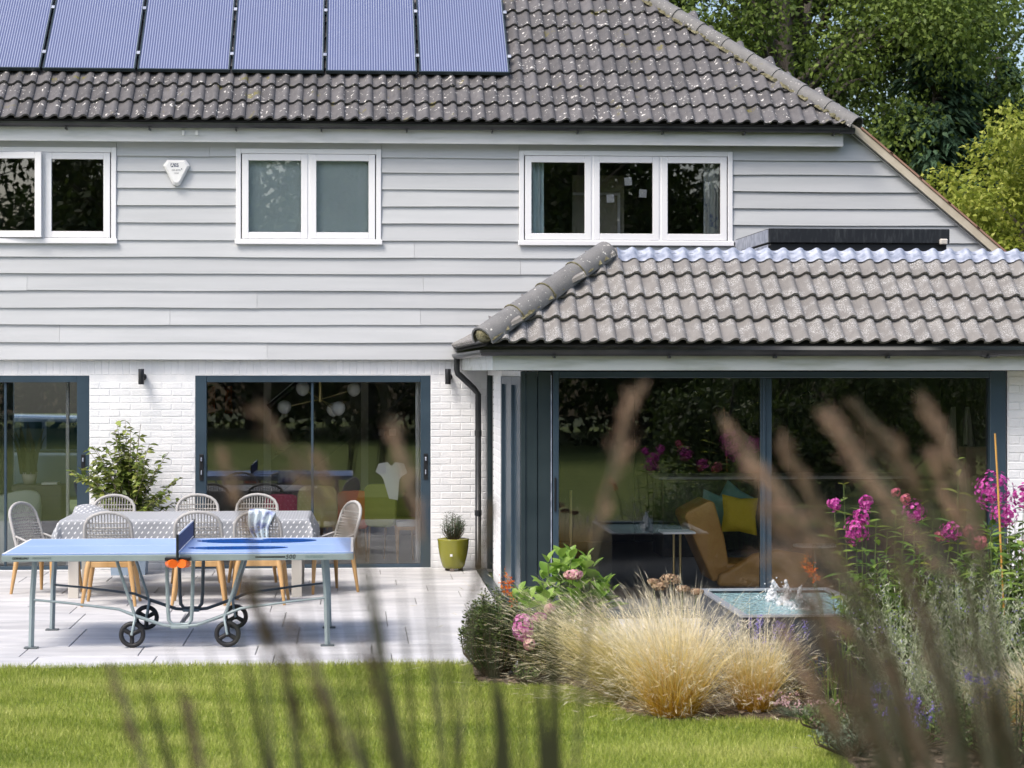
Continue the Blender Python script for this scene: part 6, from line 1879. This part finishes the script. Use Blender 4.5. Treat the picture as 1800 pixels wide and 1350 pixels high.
# ================================================================== tall feather grasses close to the camera
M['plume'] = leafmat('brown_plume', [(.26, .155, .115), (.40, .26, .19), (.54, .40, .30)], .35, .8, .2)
M['plume_shade'] = leafmat('shaded_plume', [(.07, .048, .032), (.12, .085, .058), (.18, .13, .09)], .25, .8, .2)  # darker copy of the plume: self-shadow of the lower heads put into the colour
M['fstem'] = pmat('dark_grass_stem', (.07, .065, .04), rough=.7)
M['fleaf'] = leafmat('dark_grass_leaf', [(.035, .038, .018), (.06, .06, .03)], .25, .6)
def feather_grass(label, foot, heads, leaves, seed):
    t = thing('feather_grass', label, 'ornamental grass', foot, 0, 'tall feather grasses near the camera')
    g = np.random.default_rng(seed)
    more = []
    for (tx, ty, bx, by, d, w, dark) in heads:
        more.append((tx, ty, bx, by, d, w * .66, dark))
        if w > 28 and tx > 1200: more.append((tx + g.uniform(14, 46), ty + g.uniform(30, 90), bx + g.uniform(0, 50), by + g.uniform(20, 70), d + g.uniform(.05, .5), w * .48, dark))
    for (tx, ty, bx, by, d, w, dark) in more:
        tip, base = at(tx, ty, d) - t.location, at(bx, by, d * g.uniform(.97, 1.03)) - t.location
        ax = base - tip
        low = base + Vector((ax.x * .8, ax.y * .5, -abs(ax.z) * 1.8 - .1))
        ft = Vector((g.normal(0, .06), g.normal(0, .06), 0))
        MB().tube([tip, tip + ax * .5 + Vector((0, 0, .01)), base, low, low * .45 + ft * .55, ft], [.001, .002, .0022, .0028, .0034, .0036], 5, cap=False).build('stem', M['fstem'], t)
        nb = 42; s = np.sort(g.random(nb)); up = -np.array(ax.normalized())
        prof = w / FPX * d * .9 * (np.sin(np.pi * np.clip(s * .88 + .12, 0, 1)) ** .7)
        root = np.array(tip)[None] + np.array(ax)[None] * (s[:, None] * .92 + .08)
        out = unit(g.normal(0, 1, (nb, 3))); bd = unit(up[None] * 2.6 + out * .55)
        ln = prof * g.uniform(1.2, 2.4, nb) + .006
        root_off = out * (prof * .28)[:, None]
        k = 7; t_ = np.tile(np.linspace(.1, 1, k), nb); i_ = np.repeat(np.arange(nb), k)
        P = root[i_] + root_off[i_] + bd[i_] * (ln[i_] * t_)[:, None] + np.array([[0, 0, -1]]) * (ln[i_] * t_ ** 2 * .18)[:, None] + g.normal(0, .0012, (nb * k, 3))
        A = unit(bd[i_] + g.normal(0, .3, (nb * k, 3)))
        V, F = quads(P, A, g.normal(0, 1, (nb * k, 3)), g.uniform(.007, .015, nb * k), g.uniform(.0009, .0021, nb * k))
        V3, F3 = quads(root, bd, g.normal(0, 1, (nb, 3)), ln, .0007); V, F = cat_geo([(V, F), (V3, F3)])
        tag(link('seed_head', np_mesh('seed_head', V, F, M['plume_shade'] if dark else M['plume']), t), kind='stuff')
    for (x0, y0, x1, y1, d, w) in leaves:
        a, b = at(x0, y0, d) - t.location, at(x1, y1, d) - t.location
        ft = Vector((g.normal(0, .05), g.normal(0, .05), 0)); m_ = b + (b - a) * .6
        V = []; pts = [a, a * .5 + b * .5 + Vector((0, 0, .01)), b, Vector((m_.x, m_.y, m_.z * .8)), ft]
        ww = [.001, .6, 1, 1, .6]
        for p, q in zip(pts, ww):
            k = w / FPX * d * q / 2; V += [(p.x - k, p.y, p.z), (p.x + k, p.y + k * .5, p.z)]
        MB().add(V, [(2 * i, 2 * i + 1, 2 * i + 3, 2 * i + 2) for i in range(4)], True).build('blade', M['fleaf'], t)
lf = at(560, 900, 2.4); lf.z = 0
feather_grass('tall feather grass close to the camera at the left, plumes over the table tennis table', lf, [
    (446, 712, 640, 1000, 2.4, 40, 0), (545, 790, 650, 985, 2.5, 30, 0), (688, 735, 748, 960, 2.45, 36, 0), (392, 800, 445, 960, 2.6, 24, 0), (868, 880, 828, 1060, 2.7, 16, 1),
    (455, 1060, 560, 1350, 2.3, 52, 1), (505, 1090, 640, 1360, 2.25, 52, 1), (430, 1020, 500, 1180, 2.4, 34, 1), (195, 1170, 262, 1370, 2.5, 26, 1), (640, 1130, 692, 1370, 2.3, 40, 1), (330, 1230, 362, 1380, 2.4, 34, 1), (560, 1200, 610, 1380, 2.3, 46, 1)],
    [(770, 1010, 806, 1350, 2.4, 14), (845, 960, 880, 1350, 2.4, 16), (968, 1050, 978, 1350, 2.5, 24), (880, 1190, 884, 1360, 2.3, 40), (620, 950, 700, 1350, 2.4, 18), (400, 1040, 470, 1350, 2.4, 18), (230, 1150, 300, 1350, 2.5, 16), (700, 980, 730, 1350, 2.5, 14), (940, 1170, 960, 1360, 2.4, 30), (480, 1000, 530, 1350, 2.5, 9), (520, 980, 590, 1350, 2.4, 9), (590, 960, 650, 1350, 2.6, 8), (660, 1010, 700, 1350, 2.5, 10), (730, 1030, 780, 1350, 2.6, 8), (820, 1000, 850, 1350, 2.5, 9), (350, 1080, 420, 1350, 2.5, 9), (290, 1100, 340, 1350, 2.6, 8), (910, 1090, 920, 1350, 2.5, 9), (560, 1040, 640, 1350, 2.3, 12)], 201)
rf = at(1600, 900, 2.4); rf.z = 0
feather_grass('tall feather grass close to the camera at the right, brown plumes leaning left', rf, [
    (1118, 680, 1045, 960, 2.45, 48, 0), (1270, 735, 1480, 1010, 2.4, 38, 0), (1445, 715, 1660, 1010, 2.3, 50, 0), (1500, 700, 1640, 900, 2.7, 34, 1), (1622, 700, 1710, 900, 2.5, 30, 0), (1570, 765, 1625, 880, 2.5, 28, 0),
    (1640, 800, 1700, 950, 2.5, 30, 0), (1370, 760, 1480, 1000, 2.5, 32, 0), (1340, 885, 1500, 1040, 2.35, 38, 0), (1345, 970, 1520, 1130, 2.3, 48, 0), (1400, 1040, 1540, 1300, 2.3, 44, 1), 
    (1550, 880, 1650, 1230, 2.3, 50, 1), (1460, 1120, 1580, 1370, 2.25, 54, 1), (1610, 1010, 1690, 1370, 2.3, 40, 1), (1520, 1020, 1640, 1370, 2.25, 46, 1), (1370, 1090, 1480, 1290, 2.4, 38, 0), (1690, 1080, 1725, 1370, 2.4, 34, 1), (1560, 1180, 1650, 1380, 2.2, 60, 1), (1740, 1230, 1790, 1380, 2.3, 40, 1)],
    [(1520, 950, 1600, 1350, 2.3, 22), (1650, 960, 1700, 1350, 2.3, 20), (1730, 1000, 1760, 1350, 2.4, 18), (1450, 1080, 1560, 1350, 2.3, 20), (1480, 1000, 1560, 1350, 2.5, 9), (1560, 930, 1640, 1350, 2.4, 10), (1610, 900, 1680, 1350, 2.5, 9), (1690, 930, 1730, 1350, 2.5, 9), (1420, 1010, 1520, 1350, 2.4, 10), (1380, 1060, 1480, 1350, 2.5, 9)], 202)
